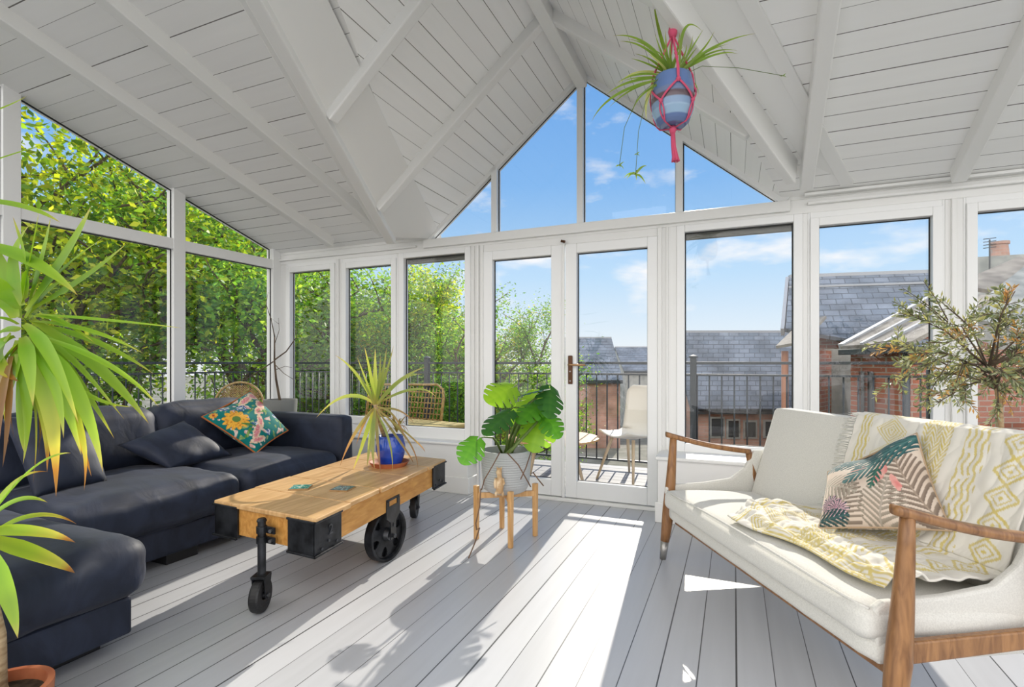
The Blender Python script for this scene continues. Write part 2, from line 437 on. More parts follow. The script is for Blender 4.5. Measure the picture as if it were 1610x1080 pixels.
# left: deep boxed beam, wide board lying in the gable slope
ga, gb = on_gl(611, 377, 0.03), on_gl(398, 0, 0.03); gd = (gb - ga).normalized()
beam(ga - gd * .1, gb + gd * 1.0, 0.075, 0.26, 0)
beam(ga + V((-.075, 0, .05)), gb + gd * 1.0 + V((-.075, 0, .05)), 0.06, 0.20, 0)
beam(ga + V((-.12, 0, .10)), gb + gd * 1.0 + V((-.12, 0, .10)), 0.03, 0.16, 0)
gc, ge = on_gl(690, 374, 0.004), on_gl(506, 0, 0.004); gf = (ge - gc).normalized(); q = V((0, 0, .03))
m = MB(); m.poly([ga + q, gc, ge + gf * 1.0, gb + gd * 1.0 + q], 0.012); trim(m, 0)
m = MB(); m.bar(gc, ge + gf * 1.0, 0.05, 0.022, NG); trim(m, 0.003)
# right: narrow deep beam, flat board lying in the main slope
ra, rb = on_m(1252, 292, 0.15), on_m(1042, 0, 0.15); rd = (rb - ra).normalized()
beam(ra + V((-.02, 0, 0)), rb + rd * 1.2 + V((-.02, 0, 0)), 0.055, 0.19, 0)
rc, re_ = on_m(1338, 289, 0.004), on_m(1184, 0, 0.004); rf_ = (re_ - rc).normalized()
r0, r1 = on_m(1262, 252, 0.006), on_m(1082, 0, 0.006); r2 = (r1 - r0).normalized()
m = MB(); m.poly([r1 + r2 * 1.0, re_ + rf_ * 1.0, rc, r0], 0.012); trim(m, 0)
m = MB(); m.bar(rc + V((-.02, 0, 0)), re_ + rf_ * 1.0 + V((-.02, 0, 0)), 0.07, 0.022, NM); trim(m, 0.003)
# gable rafters and ridge
for y in (3.17, 2.33):
    xa = ga.x + (y - ga.y) / gd.y * gd.x + .07
    beam((xa, y, zg(xa) - 0.085), (RX, y, zr - 0.085), 0.07, 0.10, 0, (-SG, 0, 1))
    xb = ra.x + (y - ra.y) / rd.y * rd.x - .09
    beam((xb, y, zg(xb) - 0.085), (RX, y, zr - 0.085), 0.07, 0.10, 0, (SG, 0, 1))
beam((RX, WY, zr - 0.13), (RX, 0.6, zr - 0.13), 0.085, 0.13)

# ---- window wall: lintel, posts, knee walls
def hexa(mb, fn, a0, a1, d0, d1, z0, z1):
    vs = [fn(a, d, z) for a in (a0, a1) for d in (d0, d1) for z in (z0, z1)]
    mb.add(vs, [(0, 1, 3, 2), (4, 6, 7, 5), (0, 4, 5, 1), (2, 3, 7, 6), (0, 2, 6, 4), (1, 5, 7, 3)])
bw = lambda a, d, z: (a, WY + d, z)
lw = lambda a, d, z: (xl(a) - d, a, z)
wb = MB()
hexa(wb, bw, -4.45, 2.5, 0.0, 0.13, 2.10, 2.196)          # lintel
hexa(wb, bw, -4.45, GX0 + 0.02, 0.0, 0.13, 2.196, 2.25)
hexa(wb, bw, GX1 - 0.02, 2.5, 0.0, 0.13, 2.196, 2.25)
for a, b in ((-4.45, -4.205), (-3.555, -3.492), (-2.838, -2.825), (-2.085, -1.985), (-0.50, -0.385), (0.425, 0.455), (1.192, 1.281), (2.08, 2.5)):
    hexa(wb, bw, a, b, 0.0, 0.12, 0.3, 2.10)
hexa(wb, bw, -4.3, -2.045, -0.13, 0.12, 0.0, 0.405)        # knee wall under the left windows
hexa(wb, bw, -0.485, 2.5, -0.28, 0.12, 0.0, 0.43)          # knee wall under the right windows
struct(wb.build('wall_back', M_white, bevel=0.004))
def strip(fn, a0, a1, d0, d1, z0, z1, bev=0.005):
    m = MB(); hexa(m, fn, a0, a1, d0, d1, z0, z1); return trim(m, bev)
strip(bw, -4.29, GX0 - 0.1, -0.025, 0.0, 2.135, 2.155)
strip(bw, GX1 + 0.12, 2.5, -0.03, 0.0, 2.15, 2.17)
strip(bw, -2.55, 0.35, -0.03, 0.0, 2.12, 2.194)
strip(bw, GX1 + 0.1, 2.5, -0.05, 0.0, 2.205, 2.225)
strip(bw, -4.29, -2.03, -0.155, 0.0, 0.405, 0.428, 0.008)  # sill boards
strip(bw, -0.50, 2.5, -0.305, 0.0, 0.43, 0.455, 0.008)
for (a, b, z0, z1) in ((-3.53, -3.512, .43, 2.1), (-2.06, -2.045, .43, 2.1), (-0.46, -0.445, .46, 2.1), (1.22, 1.245, .46, 2.1), (-2.02, -2.0, 0, 2.1)):
    strip(bw, a, b, -0.018, 0.0, z0, z1, 0.004)
def base(name, fn, a0, a1, d0, d1, h=0.14):
    m = MB(); hexa(m, fn, a0, a1, d0, d1, 0, h); struct(m.build(name, M_white, bevel=0.006))
base('baseboard_back', bw, -4.29, -2.030, -0.148, -0.13)
base('baseboard_back', bw, -0.502, 2.5, -0.298, -0.28)
m = MB(); m.box((-2.045, 3.85, 0), (-2.028, 4.0, 0.14)); struct(m.build('baseboard_back', M_white, bevel=0.006))

win_n = [0]
def ring(mb, fn, a0, a1, z0, z1, wdt, d0, d1):
    l, r, b, t = wdt
    hexa(mb, fn, a0 - l, a0, d0, d1, z0 - b, z1 + t); hexa(mb, fn, a1, a1 + r, d0, d1, z0 - b, z1 + t)
    hexa(mb, fn, a0, a1, d0, d1, z0 - b, z0); hexa(mb, fn, a0, a1, d0, d1, z1, z1 + t)
def glaze(fn, a0, a1, z0, z1, par, d=0.045, top=None):
    """pane (top: function of a for a raking head) with a thin black gasket round it"""
    if top is None:
        g_ = MB(); hexa(g_, fn, a0 - 0.01, a1 + 0.01, d - 0.003, d + 0.003, z0 - 0.01, z1 + 0.01)
        g_.build('pane', M_glass, par, local=True)
        k = MB(); e = 0.007
        hexa(k, fn, a0, a0 + e, d - 0.012, d - 0.005, z0, z1); hexa(k, fn, a1 - e, a1, d - 0.012, d - 0.005, z0, z1)
        hexa(k, fn, a0, a1, d - 0.012, d - 0.005, z0, z0 + e * .6); hexa(k, fn, a0, a1, d - 0.012, d - 0.005, z1 - e, z1)
    else:
        vs = [fn(a0, d, z0), fn(a1, d, z0)]
        vs += [fn(a1, d, top(a1))] if top(a1) > z0 + .02 else []
        vs += [fn(a0, d, top(a0))] if top(a0) > z0 + .02 else []
        g_ = MB(); g_.poly(vs, 0.006); g_.build('pane', M_glass, par, local=True)
        k = MB(); e = 0.010
        k.bar(fn(a0, d - 0.01, top(a0) - e / 2), fn(a1, d - 0.01, top(a1) - e / 2), 0.008, e)
        if top(a0) > z0 + .02: hexa(k, fn, a0, a0 + 0.007, d - 0.012, d - 0.005, z0, top(a0) - e)
        if top(a1) > z0 + .02: hexa(k, fn, a1 - 0.007, a1, d - 0.012, d - 0.005, z0, top(a1) - e)
    k.build('gasket', M_gasket, par, local=True)
def window(fn, a0, a1, z0, z1, casement, head=False):
    win_n[0] += 1
    f = MB()
    if casement:
        ring(f, fn, a0, a1, z0, z1, (.052, .052, .07, .055), -0.016, 0.055)
        ring(f, fn, a0 - .052, a1 + .052, z0 - .07, z1 + .055, (.013, .013, .09, .04), 0.0, 0.075)
    else:
        ring(f, fn, a0, a1, z0, z1, (.055, .055, .10, .05), -0.008, 0.07)
    o = struct(f.build('window_%d' % win_n[0], M_upvc, bevel=0.004))
    glaze(fn, a0, a1, z0, z1, o)
    if head:
        h = MB(); hexa(h, fn, a0 - .03, a1 + .03, 0.10, 0.15, z1 - 0.03, z1 + 0.06); h.build('outer_head', M_potdark, o, local=True)
    return o
window(bw, -4.14, -3.62, 0.59, 2.012, True)
window(bw, -3.427, -2.903, 0.59, 2.005, True)
window(bw, -2.77, -2.14, 0.523, 2.05, False, True)
window(bw, -0.33, 0.37, 0.512, 2.05, False, True)
window(bw, 0.52, 1.127, 0.59, 2.007, True)
window(bw, 1.346, 2.015, 0.59, 2.007, True)
# gable light: posts, raking frame, four panes
win_n[0] += 1
f = MB()
for x in (-1.861, -1.115, -0.368):
    f.box((x - 0.025, WY - 0.01, 2.19), (x + 0.025, WY + 0.08, zg(x) + 0.0))
o7 = 0.035
f.bar((GX0, WY + .03, 2.2 - .0), (RX, WY + .03, zr - .0), 0.08, 0.07)
f.bar((GX1, WY + .03, 2.2 - .0), (RX, WY + .03, zr - .0), 0.08, 0.07)
f.box((GX0, WY - 0.005, 2.185), (GX1, WY + 0.07, 2.20))
o = struct(f.build('window_%d' % win_n[0], M_upvc, bevel=0.003))
tp = lambda a: zg(a) - 0.04
for a, b in ((-2.482, -1.886), (-1.836, -1.14), (-1.09, -0.393), (-0.343, 0.282)):
    glaze(bw, a, b, 2.20, 0, o, top=tp)

# ---- doors
def door(n, a0, a1, s0, s1, handle):
    f = MB(); ring(f, bw, a0, a1, 0.163, 1.965, (s0, s1, .13, .075), -0.012, 0.05)
    o = struct(f.build('door_%d' % n, M_upvc, bevel=0.005))
    glaze(bw, a0, a1, 0.163, 1.965, o)
    if handle:
        x = a0 - 0.048
        p = MB(); p.box((x - .018, WY - .024, 0.93), (x + .018, WY - .012, 1.155)); p.build('handle_plate', M_bronze, o, local=True, bevel=0.004)
        h = MB(); h.tube([(x, WY - .02, 1.082), (x, WY - .065, 1.082), (x + .02, WY - .07, 1.082), (x + .135, WY - .066, 1.08)], [.009, .009, .010, .008], 10)
        h.build('lever', M_brass, o, local=True, smooth=True)
        for zz in (0.955, 1.03): 
            k = MB(); k.tube([(x, WY - .028, zz), (x, WY - .02, zz)], .006, 10); k.build('screw', M_bolt, o, local=True)
door(1, -1.873, -1.352, 0.085, 0.094, False)
door(2, -1.141, -0.595, 0.094, 0.075, True)
f = MB()
hexa(f, bw, -1.985, -1.958, -0.02, 0.08, 0, 2.10); hexa(f, bw, -0.52, -0.49, -0.02, 0.08, 0, 2.10)
hexa(f, bw, -1.958, -0.52, -0.005, 0.08, 2.04, 2.10)
hexa(f, bw, -1.258, -1.235, -0.028, -0.012, 0.03, 2.04)
hexa(f, bw, -1.985, -0.49, -0.035, 0.10, 0.0, 0.026)
trim(f, 0.004)
m = MB(); m.bar((-1.262, WY - .03, 2.065), (-1.225, WY - .045, 2.052), 0.012, 0.02); trim(m, 0.003, M_bronze)

# ---- left wall
wl = MB()
hexa(wl, lw, YB, WY, 0, 0.12, 0, 0.5)
struct(wl.build('wall_left', M_white, bevel=0.004))
hexa(fr := MB(), lw, YB, WY + .12, -0.01, 0.07, 2.05, 2.14)
for a, b in ((3.885, WY + .1), (2.89, 2.99), (1.797, 1.89), (0.70, 0.80), (YB, -0.2)):
    vs = [lw(a, -0.015, .5), lw(b, -0.015, .5), lw(b, -0.015, zm(b) + .02), lw(a, -0.015, zm(a) + .02)]
    fr.add(vs + [(p[0] - .09, p[1], p[2]) for p in vs], [(0, 1, 2, 3), (7, 6, 5, 4), (0, 4, 5, 1), (1, 5, 6, 2), (2, 6, 7, 3), (3, 7, 4, 0)])
hexa(fr, lw, YB, WY, -0.01, 0.07, 0.5, 0.56)
win_n[0] += 1
o = struct(fr.build('window_%d' % win_n[0], M_upvc, bevel=0.003))
tl = lambda a: zm(a) - 0.012
for a, b in ((2.99, 3.885), (1.89, 2.89), (0.80, 1.797), (-0.2, 0.70)):
    glaze(lw, a, b, 0.56, 2.05, o, 0.03)
    glaze(lw, a, b if b < 3.8 else 3.87, 2.14, 0, o, 0.03, top=tl)
m = MB(); hexa(m, lw, YB, WY, -0.03, 0.0, 0.5, 0.522); trim(m)
#--SECTION outdoors
# ================================================================ OUTDOORS
rg = random.Random(11)
DZ = -0.04
m = MB(); m.box((-6.2, 4.12, DZ - .05), (1.75, 5.75, DZ)); m.box((-6.2, -0.5, DZ - .05), (-4.78, 4.12, DZ))
struct(m.build('ground_deck', M_deck))
m = MB(); m.box((-160, -40, -3.4), (160, 200, -3.2)); struct(m.build('ground', M_grass))

# ---- railings
def railing(name, label, p, q, pitch, ends):
    p, q = V(p), V(q); ln = (q - p).length; d = (q - p) / ln
    o = thing(name, label, 'railing', p)
    z = lambda k: V((0, 0, k))
    MB().bar(p + z(1.095), q + z(1.095), 0.04, 0.028).build('top_rail', M_rail, o, bevel=0.004)
    MB().bar(p + z(0.975), q + z(0.975), 0.032, 0.02).build('middle_rail', M_rail, o)
    MB().bar(p + z(0.05), q + z(0.05), 0.032, 0.02).build('bottom_rail', M_rail, o)
    n = int(ln / pitch); base = None
    for i in range(1, n):
        c = p + d * (ln * i / n)
        if base is None:
            b = MB(); b.tube([c + z(0.05), c + z(0.975)], 0.008, 8); base = b.build('baluster', M_rail, o, smooth=True); c0 = c
        else:
            k = base.copy(); C.objects.link(k); k.location = base.location + (c - c0)
    for t in ends:
        c = p + d * t
        b = MB(); b.box((c.x - .03, c.y - .03, DZ), (c.x + .03, c.y + .03, 1.15)); b.lathe([(.045, 1.15), (.045, 1.165), (0, 1.185)], (c.x, c.y, 0), 12)
        b.build('post', M_rail, o, bevel=0.004)
railing('balcony_railing', 'long dark metal balcony railing with round bars opposite the glass doors', (-6.0, 5.6, 0), (1.62, 5.6, 0), 0.115, (0.03, 2.45, 4.2, 5.62, 7.58))
railing('balcony_railing', 'dark metal railing at the left end of the balcony by the trees', (-6.05, 0.4, 0), (-6.05, 5.5, 0), 0.13, (0.03, 2.5))

# ---- rattan two-seater on the deck
o = thing('rattan_sofa', 'yellow rattan garden sofa on the deck behind the blue potted plant', 'garden sofa', (-3.4, 5.0, DZ))
A, B = V((-4.2, 5.22, 0)), V((-2.98, 4.98, 0)); dx = (B - A).normalized(); dn = V((dx.y, -dx.x, 0))
def rp(a, z, d=0): return A + dx * a + dn * d + V((0, 0, z))
W_ = (B - A).length
arch = [rp(0, .40), rp(0, .70, -.05), rp(.04, .79, -.07), rp(.12, .83, -.075), rp(W_ - .12, .85, -.075), rp(W_ - .03, .80, -.07), rp(W_, .70, -.05), rp(W_, .40)]
MB().tube(arch, 0.014, 8).build('back_frame', M_rattan, o, smooth=True)
bk_ = MB()
for i in range(24):
    a = .02 + (W_ - .04) * i / 23; bk_.tube([rp(a, .42), rp(a, .70, -.05), rp(a, .815, -.075)], 0.006, 5)
for z in (.46, .52, .58, .64, .70, .76): bk_.tube([rp(.01, z, -.02 - (z - .42) * .13), rp(W_ - .01, z, -.02 - (z - .42) * .13)], 0.007, 5)
bk_.build('woven_back', M_rattan, o, smooth=True)
s_ = MB(); s_.add([rp(-.02, z, d) for z in (.36, .41) for d, in ((-.02,), (.62,))] + [rp(W_ + .45, z, d) for z in (.36, .41) for d, in ((-.02,), (.62,))], [(0, 1, 3, 2), (4, 6, 7, 5), (0, 4, 5, 1), (2, 3, 7, 6), (0, 2, 6, 4), (1, 5, 7, 3)])
s_.build('seat', M_rattan, o, bevel=0.02)
s_ = MB(); s_.add([rp(.03, z, d) for z in (.41, .46) for d in (.02, .58)] + [rp(W_ + .4, z, d) for z in (.41, .46) for d in (.02, .58)], [(0, 1, 3, 2), (4, 6, 7, 5), (0, 4, 5, 1), (2, 3, 7, 6), (0, 2, 6, 4), (1, 5, 7, 3)])
s_.build('seat_pad', M_cushout, o, bevel=0.02, seg=3)
for a in (.04, W_ + .38):
    for d in (.02, .56): MB().tube([rp(a, DZ, d), rp(a, .37, d)], .018, 8).build('leg', M_rattan, o, smooth=True)
# ---- rattan fan back chair
o = thing('rattan_chair', 'rattan chair with a round fan back seen over the dark sofa back', 'garden chair', (-5.15, 4.2, DZ))
fc = on_y(376, 640, 4.15); ex = V((0.75, 0.66, 0)).normalized(); ey = V((0.66, -0.75, 0))
hoop = [fc + ex * (.245 * math.cos(a)) + V((0, 0, .245 * math.sin(a) + .03)) - ey * (.06 * math.sin(a)) for a in [R(x) for x in range(-30, 211, 12)]]
MB().tube(hoop, .012, 8).build('back_rim', M_rattan, o, smooth=True)
lat = MB()
for k in range(-9, 10):
    for sgn in (1, -1):
        pts = []
        for j in range(14):
            a = R(-25 + j * 230 / 13); b = k * 0.024
            x = b + sgn * (j / 13 - .5) * .36; z = -.10 + j / 13 * .37
            if x * x + z * z < .235 ** 2: pts.append(fc + ex * x + V((0, 0, z + .03)) - ey * (.03 + .12 * max(z, 0)))
        if len(pts) > 1: lat.tube(pts, .004, 4)
lat.build('woven_back', M_rattan, o)
sc_ = V((fc.x, fc.y, 0)) + ey * .22
MB().lathe([(.0, .36), (.26, .36), (.28, .38), (.26, .41), (0, .43)], sc_, 24).build('seat', M_rattan, o, smooth=True)
for a in (40, 140, 220, 320): MB().tube([sc_ + V((.22 * math.cos(R(a)), .22 * math.sin(R(a)), .37)), sc_ + V((.27 * math.cos(R(a)), .27 * math.sin(R(a)), DZ))], .014, 8).build('leg', M_rattan, o, smooth=True)
for sx_ in (-1, 1): MB().tube([fc + ex * (.22 * sx_) + V((0, 0, -.05)), sc_ + ex * (.22 * sx_) + V((0, 0, .38)) - ey * .1], .012, 8).build('upright', M_rattan, o, smooth=True)
# ---- round table
tc_ = V((-1.62, 4.80, 0))
o = thing('round_table', 'low round wooden table on the deck outside the glass doors', 'table', (tc_.x, tc_.y, DZ))
MB().lathe([(0, .355), (.43, .355), (.45, .365), (.45, .38), (.44, .385), (0, .385)], tc_, 48).build('tabletop', M_bamboo, o, smooth=False)
for a in (-20, 70, 160, 250): MB().tube([tc_ + V((.24 * math.cos(R(a)), .24 * math.sin(R(a)), .36)), tc_ + V((.37 * math.cos(R(a)), .37 * math.sin(R(a)), DZ))], [.02, .013], 10).build('leg', M_ply, o, smooth=True)
# ---- shell chair
def shell_chair(c, ang, label):
    o = thing('shell_chair', label, 'garden chair', (c[0], c[1], DZ))
    M = Matrix.Translation(V((c[0], c[1], 0))) @ Matrix.Rotation(R(ang), 4, 'Z')
    prof = [(-.25, .40), (-.20, .385), (-.05, .365), (.10, .36), (.18, .385), (.225, .46), (.25, .58), (.275, .72), (.285, .82), (.285, .87)]
    def fn(i, j):
        k = i * (len(prof) - 1); a = int(min(k, len(prof) - 2)); f_ = k - a
        y = prof[a][0] * (1 - f_) + prof[a + 1][0] * f_; z = prof[a][1] * (1 - f_) + prof[a + 1][1] * f_
        ww = .23 * (1 - max(0, (i - .82) / .18) ** 2 * .35) * (1 - max(0, (.12 - i) / .12) ** 2 * .3)
        x = (j * 2 - 1) * ww; lift = .05 * (j * 2 - 1) ** 2
        return M @ V((x, y - lift * (1 if i > .5 else 0), z + (lift if i <= .5 else 0)))
    MB().grid(fn, 27, 12).build('shell', M_shell, o, smooth=True, solid=.012)
    for sx_ in (-1, 1):
        for yy, yb in ((-.12, -.24), (.12, .26)):
            MB().tube([M @ V((.13 * sx_, yy, .365)), M @ V((.22 * sx_, yb, DZ))], [.017, .011], 10).build('leg', M_ply, o, smooth=True)
shell_chair((-0.93, 5.13), -28, 'cream shell chair with blond wooden legs outside the right door leaf')

# ---- trees
def tree_data(seed, h, crown, nleaf, lsize, hues, sparse=0.0):
    r = random.Random(seed); rn = np.random.default_rng(seed)
    wood = MB(); tips = []
    def branch(p, d, ln, rad, lev):
        pts = [p]; q = p.copy(); dd = d.copy()
        n = 5 if lev == 0 else 4
        for i in range(n):
            dd = (dd + V((r.uniform(-1, 1), r.uniform(-1, 1), r.uniform(-.5, .8))) * (.18 + .07 * lev)).normalized()
            q = q + dd * ln / n; pts.append(q.copy())
            if lev > 0: tips.append((q.copy(), ln))
        wood.tube(pts, [rad * (1 - .6 * i / n) for i in range(n + 1)], 6 if lev < 2 else 4, cap=False)
        if lev < 3:
            for i in range((7, 5, 4)[lev]):
                k = r.uniform(.3, 1.0) if lev else r.uniform(.35, 1)
                j = min(int(k * n), n - 1); s0 = pts[j] + (pts[j + 1] - pts[j]) * (k * n - j)
                a = r.uniform(0, 2 * math.pi); up = r.uniform(-.1, .9)
                nd = (V((math.cos(a), math.sin(a), up)) + dd * .5).normalized()
                branch(s0, nd, ln * r.uniform(.42, .62) * crown, rad * .5, lev + 1)
    branch(V((0, 0, 0)), V((0, 0, 1)), h * .72, h * .022, 0)
    T = np.array([t[0] for t in tips]); lnn = np.array([t[1] for t in tips])
    idx = rn.integers(0, len(T), nleaf)
    c = T[idx] + rn.normal(0, 1, (nleaf, 3)) * (lnn[idx] * .16 + .05)[:, None]
    d = rn.normal(0, 1, (nleaf, 3)); d[:, 2] = d[:, 2] * .5 - .35; d /= np.linalg.norm(d, axis=1)[:, None]
    u = rn.normal(0, 1, (nleaf, 3)); sd = np.cross(d, u); sd /= np.linalg.norm(sd, axis=1)[:, None]
    nrm = np.cross(sd, d)
    ls = lsize * rn.uniform(.6, 1.25, nleaf)[:, None]
    v = np.stack([c, c + d * ls * .45 + sd * ls * .24 + nrm * ls * .06, c + d * ls, c + d * ls * .45 - sd * ls * .24 + nrm * ls * .06], 1).reshape(-1, 3)
    hu = np.array(hues)[rn.integers(0, len(hues), nleaf)] * rn.uniform(.45, 1.25, (nleaf, 1))
    me = bpy.data.meshes.new('foliage')
    me.vertices.add(nleaf * 4); me.vertices.foreach_set('co', v.astype(np.float32).ravel())
    me.loops.add(nleaf * 4); me.loops.foreach_set('vertex_index', np.arange(nleaf * 4, dtype=np.int32))
    me.polygons.add(nleaf); me.polygons.foreach_set('loop_start', np.arange(0, nleaf * 4, 4, dtype=np.int32))
    me.update(calc_edges=True)
    ca = me.attributes.new('col', 'FLOAT_COLOR', 'POINT')
    arr = np.ones((nleaf * 4, 4), np.float32); arr[:, :3] = np.repeat(hu, 4, 0); ca.data.foreach_set('color', arr.ravel())
    me.materials.append(M_treeleaf)
    wm = bpy.data.meshes.new('trunk'); wm.from_pydata(wood.v, [], wood.f); wm.materials.append(M_bark)
    return me, wm
YG = [(0.425, 0.575, 0.037), (0.575, 0.675, 0.05), (0.275, 0.475, 0.037), (0.188, 0.35, 0.05), (0.688, 0.725, 0.075)]
DG = [(0.149, 0.351, 0.054), (0.216, 0.446, 0.068), (0.121, 0.284, 0.081), (0.297, 0.513, 0.068), (0.392, 0.567, 0.081)]
OG = [(0.26, 0.442, 0.104), (0.39, 0.52, 0.104), (0.598, 0.494, 0.091), (0.195, 0.351, 0.104)]
TREES = [tree_data(3, 6.5, 1.05, 30000, .088, YG), tree_data(8, 6.0, 1.1, 28000, .088, DG), tree_data(15, 6.0, 1.0, 24000, .085, OG)]
def tree(kind, x, y, sc, rz, label, base=-3.2):
    me, wm = TREES[kind]
    o = thing(('maple_tree', 'bushy_tree', 'slender_tree')[kind], label, 'tree', (x, y, base), group='trees round the balcony')
    for nm, mm in (('trunk', wm), ('foliage', me)):
        k = bpy.data.objects.new(nm, mm); C.objects.link(k); k.parent = o
    o.rotation_euler.z = R(rz); o.scale = (sc, sc, sc)
ENV = [
 (0, -9.6, 1.9, 1.35, 20, 'sunlit yellow-green tree filling the leftmost tall window'),
 (0, -10.2, 5.2, 1.4, 130, 'sunlit yellow-green tree behind the upright of the left window wall'),
 (1, -8.8, 7.0, 1.15, 70, 'dark green bushy tree behind the rattan fan chair'),
 (0, -9.2, 9.6, 1.05, 250, 'yellow-green tree beyond the corner of the balcony railing'),
 (1, -7.4, 9.6, 0.88, 10, 'dense green tree beyond the railing in the narrow casement'),
 (2, -6.4, 10.6, 0.86, 200, 'grey-green tree with orange tips beyond the rattan sofa'),
 (1, -5.3, 9.2, 0.75, 300, 'leafy green tree beyond the railing right of the rattan sofa'),
 (2, -5.75, 10.4, 0.80, 45, 'tree with sparse top seen through the left door leaf'),
 (0, -15.5, 7.5, 1.6, 310, 'tall pale green tree standing furthest back on the left'),
 (1, -14.8, 1.0, 1.5, 160, 'tall dark tree deep behind the leftmost window'),
 (1, -13.5, 13.5, 1.2, 90, 'dark tree filling the gaps behind the corner trees'),
 (2, -9.8, 14.5, 0.9, 120, 'dull green tree far behind the narrow casement windows'),
 (1, -5.2, 11.5, 0.80, 15, 'round green tree in the gap left of the distant slate house'),
 (0, -7.2, 15.0, 0.85, 75, 'pale yellow-green tree far off between the door leaf trees'),
 (1, -4.5, 9.0, 0.55, 220, 'low green bush at the foot of the trees behind the shell chair')]
for e in ENV: tree(*e)

# ---- neighbouring buildings
def quad_uv(name, pts, m, parent, thick=.12):
    b = MB(); b.poly(pts, thick); return b.build(name, m, parent)
def dirp(u, v, t): return at(u, v, t)
def prism(name, base, z0, z1, m, parent):
    b = MB(); b.poly([(p[0], p[1], z0) for p in base], 0.001); b.v, b.f, b.c = [], [], []
    k = len(base)
    b.add([(p[0], p[1], z0) for p in base] + [(p[0], p[1], z1) for p in base], [tuple(range(k))[::-1], tuple(range(k, 2 * k))] + [(i, (i + 1) % k, (i + 1) % k + k, i + k) for i in range(k)])
    return b.build(name, m, parent)
def house(name, label, u0, u1, vr, ve, t, depth, wm, rm, windows=(), back=0.6, group=None):
    """house with its ridge across the view: slate slope towards us from ridge row vr down to eave row ve"""
    e0, e1 = at(u0, ve, t), at(u1, ve, t)
    ax = (e1 - e0); ax.z = 0; ln = ax.length; ax.normalize(); nd = V((-ax.y, ax.x, 0))
    r0 = at((u0 + u1) / 2, vr, t + depth); zr_, ze = r0.z, (e0.z + e1.z) / 2
    o = thing(name, label, 'house', (e0.x, e0.y, -3.2), group=group)
    f0 = e0 + nd * .15 + ax * .1; f1 = e1 + nd * .15 - ax * .1
    bs = [f0, f1, f1 + nd * depth * 2, f0 + nd * depth * 2]
    wl_ = prism('wall', bs, -3.2, ze + .02, wm, o)
    for q in (f0, f1):
        g_ = MB(); g_.poly([(q.x, q.y, ze), (q + nd * depth * 2).to_tuple()[:2] + (ze,), (q + nd * depth).to_tuple()[:2] + (zr_ - .08,)], .05)
        g_.build('gable', wm, o)
    z = lambda p, zz: V((p.x, p.y, zz))
    quad_uv('roof', [z(e0, ze), z(e1, ze), z(e1 + nd * depth, zr_), z(e0 + nd * depth, zr_)], rm, o)
    quad_uv('roof', [z(e0 + nd * depth, zr_), z(e1 + nd * depth, zr_), z(e1 + nd * depth * 2, ze), z(e0 + nd * depth * 2, ze)], rm, o)
    MB().bar(z(e0 + nd * depth, zr_ + .1), z(e1 + nd * depth, zr_ + .1), .2, .1).build('ridge_tile', M_leadgrey, o)
    MB().bar(z(e0, ze - .05), z(e1, ze - .05), .1, .1).build('gutter', M_rail, o)
    for (a, zz, w_, h_) in windows:
        c = f0 + ax * (a * ln); b = MB(); b.bar(z(c, ze - zz) - nd * .02, z(c + ax * w_, ze - zz) - nd * .02, .06, h_)
        k = b.build('window', M_render, o); MB().bar(z(c + ax * .06, ze - zz) - nd * .04, z(c + ax * (w_ - .06), ze - zz) - nd * .04, .06, h_ - .12).build('pane', M_darkwin, k)
    return o
house('slate_house', 'distant slate-roofed house behind the cream shell chair', 885, 979, 534, 600, 26, 3.0, M_pinkwall, M_slate)
house('slate_house', 'low distant house just right of the shell chair through the door', 981, 1062, 548, 585, 34, 3.0, M_render, M_slate)
house('terrace_house', 'long slate-roofed pink brick house beyond the railing behind the settee', 1086, 1330, 526, 646, 17, 2.4, M_pinkwall, M_slate,
      windows=((.11, .55, .5, .7), (.22, .6, .45, .65), (.33, .62, .45, .6), (.46, .6, .5, .6), (.58, .6, .5, .6)))
# big slate roof on the right
o = thing('tall_slate_house', 'large dark slate roof rising behind the two right-hand windows', 'house', at(1400, 560, 13) * V((1, 1, 0)) + V((0, 0, -3.2)) if False else (8.0, 12.0, -3.2))
rl, rr = at(1241, 440, 14.5), at(1503, 431, 13.6)
el, er = at(1234, 522, 12.6), at(1496, 566, 10.8)
quad_uv('roof', [el, er, rr, rl], M_slate, o, .10)
bk2 = V((.55, 1, 0)).normalized() * 4
quad_uv('roof', [rl, rr, rr + bk2 - V((0, 0, 2.5)), rl + bk2 - V((0, 0, 2.5))], M_slate, o, .10)
MB().bar(rl + V((0, 0, .06)), rr + V((0, 0, .06)), .22, .14).build('ridge_tile', M_leadgrey, o)
la, lb = rl.lerp(el, .24) + V((0, 0, .1)), rr.lerp(er, .17) + V((0, 0, .1)); MB().bar(la, lb, .16, .05).build('flashing', M_leadgrey, o)
MB().bar(rl + V((-.05, 0, .0)), el + V((-.05, 0, .0)), .08, .2).build('verge_board', M_leadgrey, o)
ins = V((.25, .35, 0)); prism('wall', [el + ins, er + ins, rr + bk2, rl + bk2], -3.2, el.z - .15, M_brick, o)
# pale flank with its own eave, in front of the slate roof
fa, fb = at(1296, 590, 11.6), at(1352, 590, 11.2)
fw_ = prism('flank_wall', [fa, fb, fb + V((.5, 1.6, 0)), fa + V((.5, 1.6, 0))], -3.2, at(1330, 548, 11.3).z, M_render, o)
